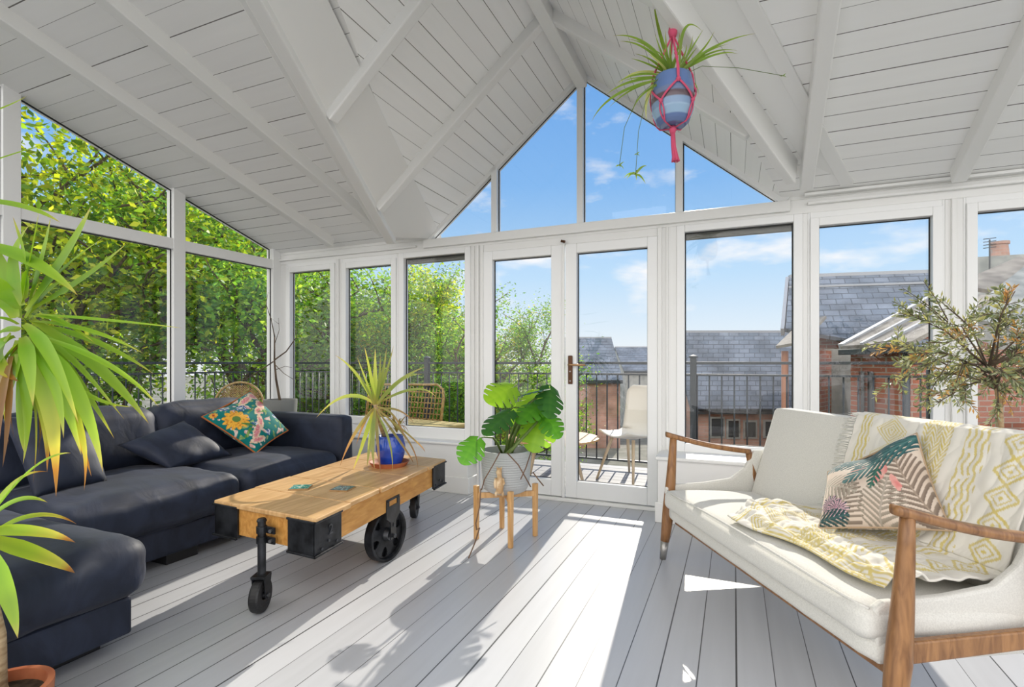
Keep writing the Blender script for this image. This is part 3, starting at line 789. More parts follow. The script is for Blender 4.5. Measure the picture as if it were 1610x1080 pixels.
# brick wing with a pale sheet roof
o = thing('brick_wing', 'red brick wing with a pale lead roof beyond the right end of the railing', 'house', (4.0, 7.0, -3.2))
T = 8.6
e0, e1 = at(1322, 549, T + .7), at(1434, 543, T - .9)
r0, r1 = at(1478, 464, T + 1.6), at(1570, 470, T + .2)
quad_uv('roof', [e0, e1, r1, r0], M_lead, o, .06)
MB().bar(e0 + V((0, 0, .05)), r0 + V((0, 0, .05)), .09, .09).build('roof_edge', M_leadgrey, o)
for k in (.33, .66): MB().bar(e0.lerp(e1, k) + V((0, 0, .07)), r0.lerp(r1, k) + V((0, 0, .07)), .05, .05).build('roof_seam', M_leadgrey, o)
MB().bar(e0 - V((0, 0, .06)), e1 - V((0, 0, .06)), .1, .09).build('gutter', M_rail, o)
i0, i1 = e0.lerp(e1, .1) + V((.1, .25, 0)), e0.lerp(e1, .93) + V((.1, .25, 0))
prism('wall', [i0, i1, i1 + V((2.6, 1.2, 0)), i0 + V((2.6, 1.9, 0))], -3.2, e0.z - .04, M_brick, o)
for a in (.24, .40):
    c = i0.lerp(i1, a); b = MB(); b.bar(V((c.x - .03, c.y - .03, .2)), V((c.x - .03, c.y - .03, .95)), .16, .05, (1, 0, 0)); b.build('window', M_darkwin, o)
p_ = i0.lerp(i1, 1.0); MB().tube([(p_.x - .06, p_.y - .1, -3.2), (p_.x - .06, p_.y - .1, e0.z - .05)], .05, 10).build('drainpipe', M_rail, o, smooth=True)
# porch roof peeping behind the middle post
o = thing('brick_porch', 'small pale roofed porch with brown drainpipe beside the middle post', 'porch', (1.6, 10, -3.2))
pa, pb = at(1221, 548, 11.2), at(1262, 541, 10.6)
quad_uv('roof', [pa, pb, at(1300, 500, 12), at(1262, 508, 12.6)], M_lead, o, .06)
MB().tube([(pa + V((.17, .15, 0))).to_tuple()[:2] + (-3.2,), pa + V((.17, .15, -.05))], .07, 10).build('drainpipe', M_drain, o, smooth=True)
prism('wall', [pa + V((.35, .3, 0)), pb + V((.3, .3, 0)), pb + V((.9, 1.8, 0)), pa + V((.9, 1.8, 0))], -3.2, pa.z - .03, M_brick, o)
# rooftops at the far right
o = thing('rooftop_terrace', 'pale pitched roofs climbing to a chimney behind the olive tree', 'house', (9, 12, -3.2))
q0, q1, q2, q3 = at(1500, 452, 13), at(1600, 409, 14), at(1680, 420, 13), at(1600, 470, 12)
quad_uv('roof', [q0, q3, q2, q1], M_lead, o, .1)
s0, s1, s2, s3 = at(1512, 500, 11), at(1620, 416, 12.5), at(1720, 430, 11.5), at(1640, 540, 10)
quad_uv('roof', [s0, s3, s2, s1], M_render, o, .1)
c0 = at(1574, 405, 16); b = MB(); b.box((c0.x - 1.1, c0.y - .4, -3.2), (c0.x + .8, c0.y + .6, c0.z)); b.build('chimney_stack', M_render, o)
MB().lathe([(.24, 0), (.20, .4), (.24, .42), (.24, .5), (.17, .5)], c0 + V((.0, .1, 0)), 16).build('chimney_pot', M_pinkwall, o)
a0_ = at(1556, 395, 15.5); b = MB(); b.tube([a0_ - V((0, 0, 1)), a0_ + V((0, 0, .35))], .02, 6)
for k in range(4): b.tube([a0_ + V((-.15, 0, .1 + .09 * k)), a0_ + V((.15, 0, .12 + .09 * k))], .012, 5)
b.build('aerial', M_rail, o)
prism('wall', [s0 + V((.4, .4, 0)), s3 + V((.3, .5, 0)), s2 + V((2, 3, 0)), s0 + V((2, 5, 0))], -3.2, at(1560, 600, 11).z, M_brick, o)
#--SECTION indoors
# ================================================================ INDOORS
def puff(mb, lo, hi, r=.06, crown=.03, n=14, seed=0, wob=.006, front=0.0):
    """a stuffed block: rounded box with crowned faces and shallow wrinkles"""
    lo, hi = V(lo), V(hi); c = (lo + hi) / 2; h = (hi - lo) / 2
    rr = min(r, h.x, h.y, h.z)
    k0 = len(mb.v); seen = {}; fs = []
    def vid(p):
        key = (round(p[0], 5), round(p[1], 5), round(p[2], 5))
        if key not in seen:
            q = V((p[0] * h.x, p[1] * h.y, p[2] * h.z))
            inner = V([max(-hh + rr, min(hh - rr, qq)) for qq, hh in zip(q, h)])
            d = q - inner
            if d.length > 1e-9: q = inner + d.normalized() * rr
            nrm = (d.normalized() if d.length > 1e-6 else V((0, 0, 1)))
            fx, fy, fz = [1 - min(1, abs(t)) ** 2 for t in p]
            q.z += crown * (1 if p[2] > 0 else .3) * p[2] * fx * fy
            q.x += crown * .7 * p[0] * fy * fz
            q.y += crown * .7 * p[1] * fx * fz
            wv = noise.noise((c + q) * 5.5 + V((seed, 0, 0))) * wob + noise.noise((c + q) * 15 + V((seed, 3, 0))) * wob * .35
            q += nrm * wv
            seen[key] = (len(seen), c + q)
        return seen[key][0]
    for ax in range(3):
        for sg in (-1, 1):
            a, b = [i for i in range(3) if i != ax]
            for i in range(n):
                for j in range(n):
                    f_ = []
                    for (di, dj) in ((0, 0), (1, 0), (1, 1), (0, 1)):
                        p = [0, 0, 0]; p[ax] = sg; p[a] = -1 + 2 * (i + di) / n; p[b] = -1 + 2 * (j + dj) / n
                        p = [math.copysign(abs(t) ** .8, t) if abs(t) < 1 else t for t in p]
                        f_.append(vid(p))
                    fs.append(f_ if (sg > 0) != (ax == 1) else f_[::-1])
    vs = [None] * len(seen)
    for i_, q in seen.values(): vs[i_] = q
    mb.add(vs, fs); return mb
def sheet_cushion(corners, thick, n=24, pinch=.06, colfn=None, seed=0, wob=.004, dent=0.0, both=True):
    """scatter cushion from its four corners (bl, br, tr, tl); returns the mesh builder and the seam line"""
    bl, br, tr, tl = [V(c) for c in corners]
    nrm = ((br - bl).cross(tl - bl) + (tr - br).cross(tl - tr)).normalized()
    cen = (bl + br + tr + tl) / 4
    def mid(u, v):
        a, b = 2 * u - 1, 2 * v - 1
        p = bl * (1 - u) * (1 - v) + br * u * (1 - v) + tr * u * v + tl * (1 - u) * v
        k = pinch * ((1 - a * a) * b * b + (1 - b * b) * a * a)
        return p + (cen - p) * k
    def hgt(u, v):
        a, b = abs(2 * u - 1), abs(2 * v - 1)
        return thick / 2 * ((1 - a ** 2.2) * (1 - b ** 2.2)) ** .5
    def fn(sg):
        def f(u, v):
            p = mid(u, v); h_ = hgt(u, v)
            h_ += noise.noise(p * 9 + V((seed, 0, 0))) * wob * min(1, h_ / (thick * .12) if thick else 0)
            if dent and sg > 0: h_ -= dent * math.exp(-((u - .5) / .18) ** 2 - ((v - .95) / .35) ** 2)
            return p + nrm * sg * h_
        return f
    m = MB(); m.grid(fn(1), n, n, colfn)
    k = MB(); k.grid(lambda u, v: fn(-1)(u, 1 - v), n, n, (lambda u, v: colfn(u, 1 - v)) if colfn else None)
    m.add(k.v, k.f, k.c if colfn else None)
    seam = [mid(t, 0) for t in np.linspace(0, 1, 13)] + [mid(1, t) for t in np.linspace(0, 1, 13)[1:]] + [mid(1 - t, 1) for t in np.linspace(0, 1, 13)[1:]] + [mid(0, 1 - t) for t in np.linspace(0, 1, 13)[1:]]
    return m, seam

# ---------------------------------------------------------------- corner sofa
SX, AX, CXX = -2.80, -3.98, -2.13           # seat front, sofa back, chaise front
o = thing('corner_sofa', 'large navy blue fabric corner sofa with chaise along the left window wall', 'sofa', (-3.3, 1.6, 0))
m = MB(); m.box((AX + .03, 1.27, .06), (SX, 3.15, .21)); m.build('base', M_navy, o, bevel=0.012)
m = MB(); m.box((AX + .03, .25, .06), (CXX, 1.27, .205)); m.build('chaise_base', M_navy, o, bevel=0.012)
m = MB(); puff(m, (-3.6, 2.285, .205), (SX + .055, 3.135, .435), .085, .03, 20, 1, .010); m.build('seat_cushion', M_navy, o, smooth=True)
m = MB(); puff(m, (-3.6, 1.33, .205), (SX + .055, 2.28, .435), .085, .032, 22, 5, .014); m.build('seat_cushion', M_navy, o, smooth=True)
m = MB(); puff(m, (-3.6, .27, .20), (CXX + .055, 1.325, .435), .09, .028, 24, 9, .010); m.build('chaise_cushion', M_navy, o, smooth=True)
m = MB(); puff(m, (AX, 3.14, .06), (SX + .045, 3.285, .69), .035, .004, 14, 3, .003); m.build('arm', M_navy, o, smooth=True)
m = MB(); puff(m, (AX, .25, .06), (AX + .17, 3.15, .70), .04, .004, 14, 3, .003); m.build('back_rest', M_navy, o, smooth=True)
def back_cushion(y0, y1, sd, z1=.80, d=.0):
    m = MB(); puff(m, (-.14, y0, .0), (.12, y1, .40), .09, .035, 16, sd, .010)
    ca, sa = math.cos(R(-14)), math.sin(R(-14))
    m.v = [(-3.60 + d + ca * x + sa * z, y, .405 + (z1 - .80) + ca * z - sa * x) for x, y, z in m.v]
    m.build('back_cushion', M_navy, o, smooth=True)
back_cushion(2.29, 3.13, 2, .80); back_cushion(1.34, 2.285, 7, .80, .02); back_cushion(.3, 1.33, 8, .80)
for x, y in ((CXX - .20, 1.13), (CXX - .2, .35), (SX - .12, 3.05), (AX + .15, 3.05), (AX + .15, .35), (SX - .12, 1.95)):
    m = MB(); m.box((x - .11, y - .09, 0), (x + .09, y + .09, .06)); m.build('foot', M_rubber, o, bevel=.004)
# navy scatter cushions
P_ = lambda u, v, t: at(u, v, t)
m, sm_ = sheet_cushion([(-3.20, 2.12, .445), (-3.20, 2.56, .46), (-3.50, 2.42, .70), (-3.44, 1.96, .60)], .14, seed=3, wob=.010)
q = m.build('scatter_cushion', M_navy, smooth=True, weld=True); tag(q, 'navy scatter cushion lying where the two seat cushions meet', 'cushion', 'plain navy scatter cushions')
m, sm_ = sheet_cushion([(-3.10, 1.40, .445), (-3.10, 1.72, .46), (-3.36, 1.80, .80), (-3.40, 1.40, .83)], .15, seed=8, wob=.010)
q = m.build('scatter_cushion', M_navy, smooth=True, weld=True); tag(q, 'navy scatter cushion propped upright behind the yucca leaves', 'cushion', 'plain navy scatter cushions')

# ---- printed cushions: the print is computed over the cloth
def blob(u, v, cx, cy, rx, ry, a=0.0):
    dx, dy = u - cx, v - cy; c, s = math.cos(a), math.sin(a)
    x, y = (dx * c + dy * s) / rx, (-dx * s + dy * c) / ry
    return x * x + y * y
def mixc(a, b, k): return tuple(x * (1 - k) + y * k for x, y in zip(a, b))
def teal_print(u, v):
    n1 = noise.noise(V((u * 6, v * 6, 1))); n2 = noise.noise(V((u * 22, v * 22, 5))); n3 = noise.noise(V((u * 38, v * 38, 9)))
    col = mixc((.0, .13, .125), (.005, .20, .18), .5 + .5 * n1)
    def flower(cx, cy, r, petal, heart, k=13):
        nonlocal col
        x, y = u - cx, v - cy; d = math.hypot(x, y * 1.0); a = math.atan2(y, x)
        rim = r * (.72 + .28 * abs(math.sin(a * k / 2 + n1)))
        if d < rim:
            col = mixc(petal, (.72, .48, .08), .5 + .5 * math.sin(a * k * 2 + n2))
            if abs(n2) > .35: col = mixc(col, (.45, .12, .01), .6)
            if d < r * .3: col = heart
    m1 = noise.noise(V((u * 11, v * 11, 21)))
    if m1 > .30: col = (.16, .30, .09) if n3 > 0 else (.30, .40, .18)
    elif m1 < -.36: col = (.60, .34, .30) if n2 > 0 else (.66, .58, .50)
    # scroll of pink and cream
    for (cx, cy, rx, ry, a) in ((.30, .24, .24, .055, .5), (.20, .12, .16, .05, -.3), (.50, .34, .16, .05, .9), (.82, .62, .14, .08, .8), (.70, .84, .18, .07, .2), (.66, .52, .10, .07, .5), (.90, .86, .10, .10, 0)):
        b = blob(u + .02 * n2, v + .02 * n3, cx, cy, rx, ry, a)
        if b < 1: col = mixc((.62, .38, .22), (.74, .62, .50), .5 + .8 * n2) if b > .35 else mixc((.55, .16, .13), (.66, .30, .36), .5 + n3)
    for (cx, cy, r) in ((.50, .74, .09), (.30, .90, .08), (.38, .36, .05), (.48, .12, .06), (.9, .30, .06)):
        b = blob(u + .03 * n3, v, cx, cy, r, r * .8)
        if b < 1 and n3 > -.1: col = (.05, .08, .32) if n2 > 0 else (.62, .62, .72)
    for (cx, cy, rx, ry, a) in ((.33, .62, .10, .02, .9), (.16, .30, .12, .025, .3), (.75, .46, .13, .02, -.4), (.55, .60, .10, .02, .2), (.9, .15, .10, .025, .8)):
        if blob(u, v + .02 * n2, cx, cy, rx, ry, a) < 1: col = (.07, .22, .05) if n2 < .1 else (.22, .33, .10)
    flower(.22, .60, .21, (.76, .30, .015), (.10, .20, .05))
    flower(.08, .90, .06, (.60, .20, .03), (.35, .04, .02), 9)
    if blob(u, v, .93, .66, .05, .05) < 1: col = (.55, .05, .04)
    if blob(u + .02 * n2, v, .28, .40, .12, .022, -.9) < 1: col = (.09, .20, .05)
    return col
cs_ = [V((-3.14, 2.70, .452)), V((-3.17, 3.02, .575)), V((-3.54, 2.99, .87)), V((-3.47, 2.53, .715))]
m, seam = sheet_cushion(cs_, .17, 150, .05, teal_print, 2, .006, .03)
q = m.build('patterned_cushion', M_paint, smooth=True, weld=True)
tag(q, 'teal floral cushion with orange flowers and rust edge on the navy sofa', 'cushion')
MB().tube(seam, .006, 8, False).build('piping', M_rust, q, smooth=True, local=True)

# ---------------------------------------------------------------- cart coffee table
NL, NR, FR = V((-2.30, 1.735, 0)), V((-1.625, 1.69, 0)), V((-1.815, 3.10, 0))
FL = FR + (NL - NR)
eu, ev = (NR - NL), (FR - NR)               # across, along
Wd, Ln = eu.length, ev.length
hu, hv = eu.normalized(), ev.normalized()
def tp_(a, b, z): return NL + hu * a + hv * b + V((0, 0, z))
def tbox(mb, a0, a1, b0, b1, z0, z1):
    vs = [tp_(a, b, z) for a in (a0, a1) for b in (b0, b1) for z in (z0, z1)]
    mb.add(vs, [(0, 1, 3, 2), (4, 6, 7, 5), (0, 4, 5, 1), (2, 3, 7, 6), (0, 2, 6, 4), (1, 5, 7, 3)]); return mb
o = thing('cart_table', 'rustic wooden factory cart coffee table with black iron wheels before the navy sofa', 'coffee table', (-2.05, 2.4, 0))
rt = random.Random(2); b0 = 0.0; cuts = [0.0, .27, .55, .86, 1.14, Ln]
for i in range(5):                           # planks laid across
    m = MB(); tbox(m, .0 + rt.uniform(-.006, .004), Wd + rt.uniform(-.008, .006), cuts[i] + .0022, cuts[i + 1] - .0022, .417, .44)
    m.build('plank', M_pinetop, o, bevel=.005)
for a0, a1 in ((.015, .075), (Wd - .075, Wd - .015)):
    m = MB(); tbox(m, a0, a1, .02, Ln - .02, .29, .417); m.build('side_beam', M_pine, o, bevel=.004)
for b0_, b1_ in ((.018, .07), (Ln - .07, Ln - .018)):
    m = MB(); tbox(m, .075, Wd - .075, b0_, b1_, .29, .417); m.build('end_beam', M_pine, o, bevel=.004)
for ca_ in (0, 1):
    for cb in (0, 1):
        A_ = lambda a: a if ca_ == 0 else Wd - a
        B_ = lambda b: b if cb == 0 else Ln - b
        sa = lambda x, y: (min(x, y), max(x, y))
        m = MB()
        tbox(m, *sa(A_(.004), A_(.17)), *sa(B_(.006), B_(.018)), .278, .425)
        tbox(m, *sa(A_(.003), A_(.015)), *sa(B_(.006), B_(.20)), .278, .425)
        for z0 in (.272, .417):
            tbox(m, *sa(A_(-.006), A_(.17)), *sa(B_(-.004), B_(.008)), z0, z0 + .010)
            tbox(m, *sa(A_(-.006), A_(.006)), *sa(B_(-.004), B_(.20)), z0, z0 + .010)
        k = m.build('corner_bracket', M_iron, o, bevel=.002)
        bm_ = MB()
        for bb in (.05, .10, .16):
            p = tp_(A_(.003), B_(bb), .298 + .02 * (bb == .10)); dsd = hu * (-1 if ca_ == 0 else 1)
            bm_ = MB(); bm_.tube([p, p + dsd * .006], .006, 8); bm_.build('bolt', M_steel, k, local=True)
# raised figure on the near right bracket
def writing(txt, size, p, xdir, zdir, m_, parent, name='embossed_mark'):
    cu = bpy.data.curves.new(name, 'FONT'); cu.body = txt; cu.size = size; cu.extrude = .0015; cu.align_x = 'CENTER'; cu.align_y = 'CENTER'
    tmp = bpy.data.objects.new(name, cu); me_ = bpy.data.meshes.new_from_object(tmp); bpy.data.objects.remove(tmp)
    me_.materials.clear(); me_.materials.append(m_)
    q_ = bpy.data.objects.new(name, me_); C.objects.link(q_)
    x, z = V(xdir).normalized(), V(zdir).normalized(); y = z; n_ = x.cross(y)
    q_.matrix_world = Matrix(((x.x, y.x, n_.x, p[0]), (x.y, y.y, n_.y, p[1]), (x.z, y.z, n_.z, p[2]), (0, 0, 0, 1)))
    q_.parent = parent
    q_.location = V(p) - (parent.location if parent.parent is None else parent.parent.location + parent.location)
    return q_
writing('2', .065, tp_(Wd - .0005, .115, .362), hv, (0, 0, 1), M_steel, o)
def caster(a, b, R_, zt, front):
    c = tp_(a, b, 0); dy = hv * (-1 if front else 1)
    k = MB(); k.tube([c + V((0, 0, R_ * 1.9)), c + V((0, 0, R_ * 2.25)), c + V((0, 0, R_ * 2.27)), c + V((0, 0, zt))], [.021, .021, .0175, .0175], 20)
    k.lathe([(0, zt), (.021, zt), (.021, zt + .006), (.016, zt + .014), (0, zt + .016)], c, 16)
    pole = k.build('caster_pole', M_iron, o, smooth=False)
    for z0 in (.315, .36):
        k = MB(); k.bar(c + V((0, 0, z0)) - dy * .010, c + hu * .075 + V((0, 0, z0)) - dy * .010, .008, .03, (0, 0, 1)); k.tube([c + V((0, 0, z0 - .015)), c + V((0, 0, z0 + .015))], .023, 16)
        cl = k.build('pole_clamp', M_iron, o, bevel=.001)
        p = c + hu * .055 + V((0, 0, z0)) - dy * .008; k = MB(); k.tube([p, p + dy * .012], .008, 6); k.build('bolt', M_bolt, cl, local=True)
    k = MB(); ax = (hu * .25 + hv * .97).normalized() if False else (hu * .9 + hv * .42).normalized(); fw_ = V((-ax.y, ax.x, 0))
    wc = c + fw_ * -.012 + V((0, 0, R_))
    for sgn in (-1, 1):
        pl = [wc + ax * (.027 * sgn) + fw_ * x + V((0, 0, z)) for x, z in ((-.016, -.012), (.016, -.012), (.04, R_ + .012), (-.03, R_ + .012))]
        k.poly(pl, .005)
    k.bar(wc + ax * -.031 + V((0, 0, R_ + .012)) + fw_ * .005, wc + ax * .031 + V((0, 0, R_ + .012)) + fw_ * .005, .07, .012)
    k.build('caster_fork', M_iron, o, bevel=.002)
    k = MB(); k.lathe([(.02, -.017), (R_ * .6, -.017), (R_ * .66, -.021), (R_ * .95, -.021), (R_, -.013), (R_, .013), (R_ * .95, .021), (R_ * .66, .021), (R_ * .6, .017), (.02, .017), (.02, -.017)], (0, 0, 0), 32)
    rot = ax.to_track_quat('Z', 'Y').to_matrix(); k.v = [tuple(wc + rot @ V(p)) for p in k.v]
    wh = k.build('caster_wheel', M_rubber, o, smooth=False, bevel=.001)
    k = MB(); k.tube([wc - ax * .038, wc + ax * .038], .010, 10); k.build('axle', M_steel, wh, local=True)
caster(.37, -.022, .073, .395, True)
caster(.40, Ln + .022, .073, .28, False)
def cart_wheel(a, b, R_=.146):
    c = tp_(a, b, R_)
    bm = bmesh.new(); th = .010
    def loop(pts): 
        vs = [bm.verts.new((x, y, 0)) for x, y in pts]
        return [bm.edges.new((vs[i], vs[(i + 1) % len(vs)])) for i in range(len(vs))]
    ed = loop([(R_ * .9 * math.cos(t), R_ * .9 * math.sin(t)) for t in np.linspace(0, 2 * math.pi, 64, endpoint=False)])
    for i in range(6):
        a0 = i * math.pi / 3 + .35; pc = (.095 * math.cos(a0), .095 * math.sin(a0)); hl = []
        for t in np.linspace(0, 2 * math.pi, 20, endpoint=False):
            x, y = .027 * math.cos(t), .021 * math.sin(t) * (1 + .35 * math.cos(t))
            hl.append((pc[0] + x * math.cos(a0) - y * math.sin(a0), pc[1] + x * math.sin(a0) + y * math.cos(a0)))
        ed += loop(hl)
    bmesh.ops.triangle_fill(bm, use_beauty=True, use_dissolve=False, edges=ed)
    bm.verts.index_update()
    web = MB(); web.add([v.co.to_tuple() for v in bm.verts], [[v.index for v in f.verts] for f in bm.faces]); bm.free()
    def tilt(mb):
        rot = hu.to_track_quat('Z', 'Y').to_matrix(); mb.v = [tuple(c + rot @ V(p)) for p in mb.v]; return mb
    rim = MB(); rim.lathe([(R_ * .86, -.012), (R_ * .9, -.026), (R_, -.026), (R_, .026), (R_ * .9, .026), (R_ * .86, .012), (R_ * .86, -.012)], (0, 0, 0), 64)
    w_ = tilt(rim).build('cart_wheel', M_iron, o, smooth=False, bevel=.002)
    tilt(web).build('web_plate', M_iron, w_, local=True, solid=th)
    hb = MB(); hb.lathe([(0, -.035), (.028, -.035), (.038, -.012), (.038, .012), (.028, .035), (0, .035)], (0, 0, 0), 24)
    tilt(hb).build('hub', M_steel, w_, local=True, bevel=.002)
    return c
for a, sgn in ((Wd - .062, 1), (.062, -1)):
    c = cart_wheel(a, .70)
    k = MB(); off = .046 * sgn
    def wp(b, z): return tp_(a + off, .70 + b, z)
    out = [wp(-.075, .345), wp(-.075, .255), wp(-.03, .225), wp(-.028, .13), wp(.028, .13), wp(.03, .225), wp(.075, .255), wp(.075, .345), wp(.045, .345), wp(.045, .315), wp(-.045, .315), wp(-.045, .345)]
    k.poly(out[:4] + out[4:8] + out[8:12], .006)
    k.bar(wp(-.075, .35), wp(.075, .35), .006, .014)
    k.build('axle_bracket', M_iron, o)
    k = MB(); k.tube([tp_(a - .04 * sgn, .70, .146), tp_(a + .065 * sgn, .70, .146)], .012, 12); k.build('axle', M_steel, o)
writing('&', .032, tp_(Wd - .062 + .0545, .70 + .005, .205), hv, (0, 0, 1), M_steel, o)

# ---- coasters
def coaster(p, ang, label, dark):
    M = Matrix.Translation(p) @ Matrix.Rotation(R(ang), 4, 'Z')
    k = MB(); k.box((-.05, -.05, 0), (.05, .05, .006)); k.v = [tuple(M @ V(q)) for q in k.v]
    q = k.build('coaster', M_cork, bevel=.002); tag(q, label, 'coaster', 'square coasters on the cart table')
    def pc(u, v):
        n_ = noise.noise(V((u * 5 + ang, v * 5, 2))) + .5 * noise.noise(V((u * 14, v * 14, ang)))
        e = max(abs(u - .5), abs(v - .5))
        if dark: return (.015, .05, .055) if n_ < .05 or e > .46 else (.12, .27, .25)
        return (.62, .66, .60) if n_ > .18 else ((.02, .24, .22) if e < .47 else (.3, .42, .38))
    k = MB(); k.grid(lambda u, v: M @ V((-.047 + .094 * u, -.047 + .094 * v, .0068 + .0002 * u)), 30, 30, pc); k.build('printed_face', M_tile, q, local=True)
coaster(on_z(473, 767, .44), 30, 'teal and white coaster nearer the left end of the cart table', False)
coaster(on_z(539, 769, .44), 12, 'dark green coaster nearer the plant on the cart table', True)
#--SECTION settee
# ---------------------------------------------------------------- settee
SA, ES, ED = V((-.322, 3.016, 0)), V((.5, -.866, 0)), V((.866, .5, 0))
SLn = 1.464
def sp(s, d, z): return SA + ES * s + ED * d + V((0, 0, z))
def sxf(mb): mb.v = [tuple(sp(*p)) for p in mb.v]; return mb
o = thing('settee', 'cream upholstered two-seat settee with walnut frame under the right-hand windows', 'settee', sp(.7, .3, 0))
for s_ in (-.02, SLn + .02):
    k = MB(); k.tube([sp(s_, .022, .695), sp(s_, .018, .60), sp(s_, .006, .42), sp(s_, -.006, .28), sp(s_, -.02, .16), sp(s_, -.028, .10)], [.0175, .021, .028, .033, .028, .024], 14)
    lg = k.build('front_leg', M_walnut, o, smooth=True)
    k = MB(); k.tube([sp(s_, -.028, .102), sp(s_, -.040, 0)], [.0235, .017], 14); k.build('ferrule', M_sleeve, lg, local=True, smooth=True)
    k = MB(); k.tube([sp(s_, .47, .60), sp(s_, .50, .45), sp(s_, .54, .28), sp(s_, .60, 0)], [.016, .024, .027, .017], 12); k.build('rear_leg', M_walnut, o, smooth=True)
    # arm: flat paddle sloping back
    def af(i, j):
        d = -.018 + i * .50; z = .697 - i * .105 - .012 * math.sin(i * math.pi)
        w_ = .018 + .014 * math.sin(min(1, i * 1.35) * math.pi * .75) ; t_ = .015
        if i > .94: w_ *= max(.35, math.sqrt(max(0, 1 - ((i - .94) / .06) ** 2)) )
        a = j * 2 * math.pi; ca, sa = math.cos(a), math.sin(a)
        return sp(s_ + w_ * math.copysign(abs(ca) ** .6, ca), d, z + t_ * math.copysign(abs(sa) ** .7, sa))
    k = MB(); k.grid(af, 30, 16); n_ = len(k.v); k.f.append(tuple(range(17))); k.f.append(tuple(range(n_ - 17, n_))[::-1])
    k.build('armrest', M_walnut, o, smooth=True, weld=True)
    k = MB(); k.bar(sp(s_, .0, .305), sp(s_, .55, .325), .026, .062, w2=.026, h2=.05); k.build('side_rail', M_walnut, o, bevel=.006)
k = MB(); k.bar(sp(0, .035, .228), sp(SLn, .035, .228), .03, .058); k.build('front_rail', M_walnut, o, bevel=.006)
k = MB(); k.bar(sp(0, .53, .26), sp(SLn, .53, .26), .03, .06); k.build('rear_rail', M_walnut, o, bevel=.006)
k = MB(); puff(k, (.025, -.035, .235), (SLn - .025, .50, .315), .03, .006, 16, 1, .002); sxf(k).build('seat_deck', M_cream, o, smooth=True)
k = MB(); puff(k, (.03, -.065, .302), (SLn - .03, .475, .405), .038, .022, 30, 4, .003)
k.v = [(x, y, z - max(0, y) * .05) for x, y, z in k.v]; sxf(k).build('seat_cushion', M_cream, o, smooth=True)
# back: slab with soft edges, leaning
def backpt(h, f):      # h 0..1 up the back, f -1 front .. 1 rear
    z = .26 + h * .585; d = .455 + .175 * h + .03 * math.sin(h * math.pi) * 0; t_ = .05 - .018 * h
    return d + t_ * .5 + f * t_, z
k = MB(); puff(k, (.015, -1, 0), (SLn - .015, 1, 1), .035, 0, 24, 0, 0)
vv = []
for x, y, z in k.v:
    hz = max(0, min(1, z)); edge = 1
    d, zz = backpt(hz, y)
    vv.append((x, d, zz))
k.v = vv; sxf(k).build('backrest', M_cream, o, smooth=True)
for s_ in (.0, SLn - .03):
    pts = [(-.02, .24), (-.03, .40), (.0, .418), (.20, .425), (.36, .445), (.44, .50), (.50, .60), (.56, .60), (.53, .24)]
    k = MB(); k.poly([sp(s_, d, z) for d, z in pts][::-1], -.03); k.build('side_panel', M_cream, o, bevel=.010, seg=3)
k = MB()
k.tube([sp(t * SLn * .94 + .045, -.060 + .02 * (abs(2 * t - 1) ** 8), .398 + .016 * (1 - (2 * t - 1) ** 2)) for t in np.linspace(0, 1, 26)], .0045, 6)
k.build('piping', M_cream, o, smooth=True)

# ---- throw
prof = [(.735, .62), (.725, .74), (.70, .845), (.655, .866), (.615, .855), (.585, .78), (.555, .68), (.52, .57), (.487, .48), (.455, .437), (.38, .434), (.28, .437), (.18, .441), (.09, .443), (.02, .436), (-.02, .428)]
pl = [0]
for a, b in zip(prof, prof[1:]): pl.append(pl[-1] + math.dist(a, b))
PT = pl[-1]
def prof_at(l):
    l = l * PT
    for i in range(len(pl) - 1):
        if l <= pl[i + 1] + 1e-9:
            k_ = (l - pl[i]) / (pl[i + 1] - pl[i]); return prof[i][0] * (1 - k_) + prof[i + 1][0] * k_, prof[i][1] * (1 - k_) + prof[i + 1][1] * k_
    return prof[-1]
def throw_pt(l, a):
    d, z = prof_at(l)
    onseat = max(0, (l - .60) / .40)
    sl_ = .635 - .17 * math.sin(min(1, onseat * 1.15) * math.pi) * (onseat > 0) + .02 * noise.noise(V((l * 7, 0, 0)))
    sr_ = 1.385 + .015 * math.sin(l * 9) - .02 * onseat
    s_ = sl_ + (sr_ - sl_) * a
    if onseat > 0:                                      # front hem runs back towards the right
        d += onseat ** 2 * (.0 + .085 * a - .02 * math.sin(a * 9))
    wr = noise.noise(V((s_ * 9, l * 7, 3))) * .014 + abs(noise.noise(V((s_ * 22 + l * 9, l * 12, 7)))) * .012
    bunch = onseat ** 1.2
    wr += bunch * (.012 + .022 * abs(noise.noise(V((s_ * 16, d * 26, 11))))) + bunch * .012 * math.sin(d * 75 + s_ * 6)
    if l > .965: wr *= (1 - l) / .035
    if l < .6: return sp(s_, d - .010 - abs(wr) * .9 * (1 if l > .22 else -1), z + (.008 if .1 < l < .3 else 0))
    return sp(s_, d - .004, z + .004 + max(wr, -.002))
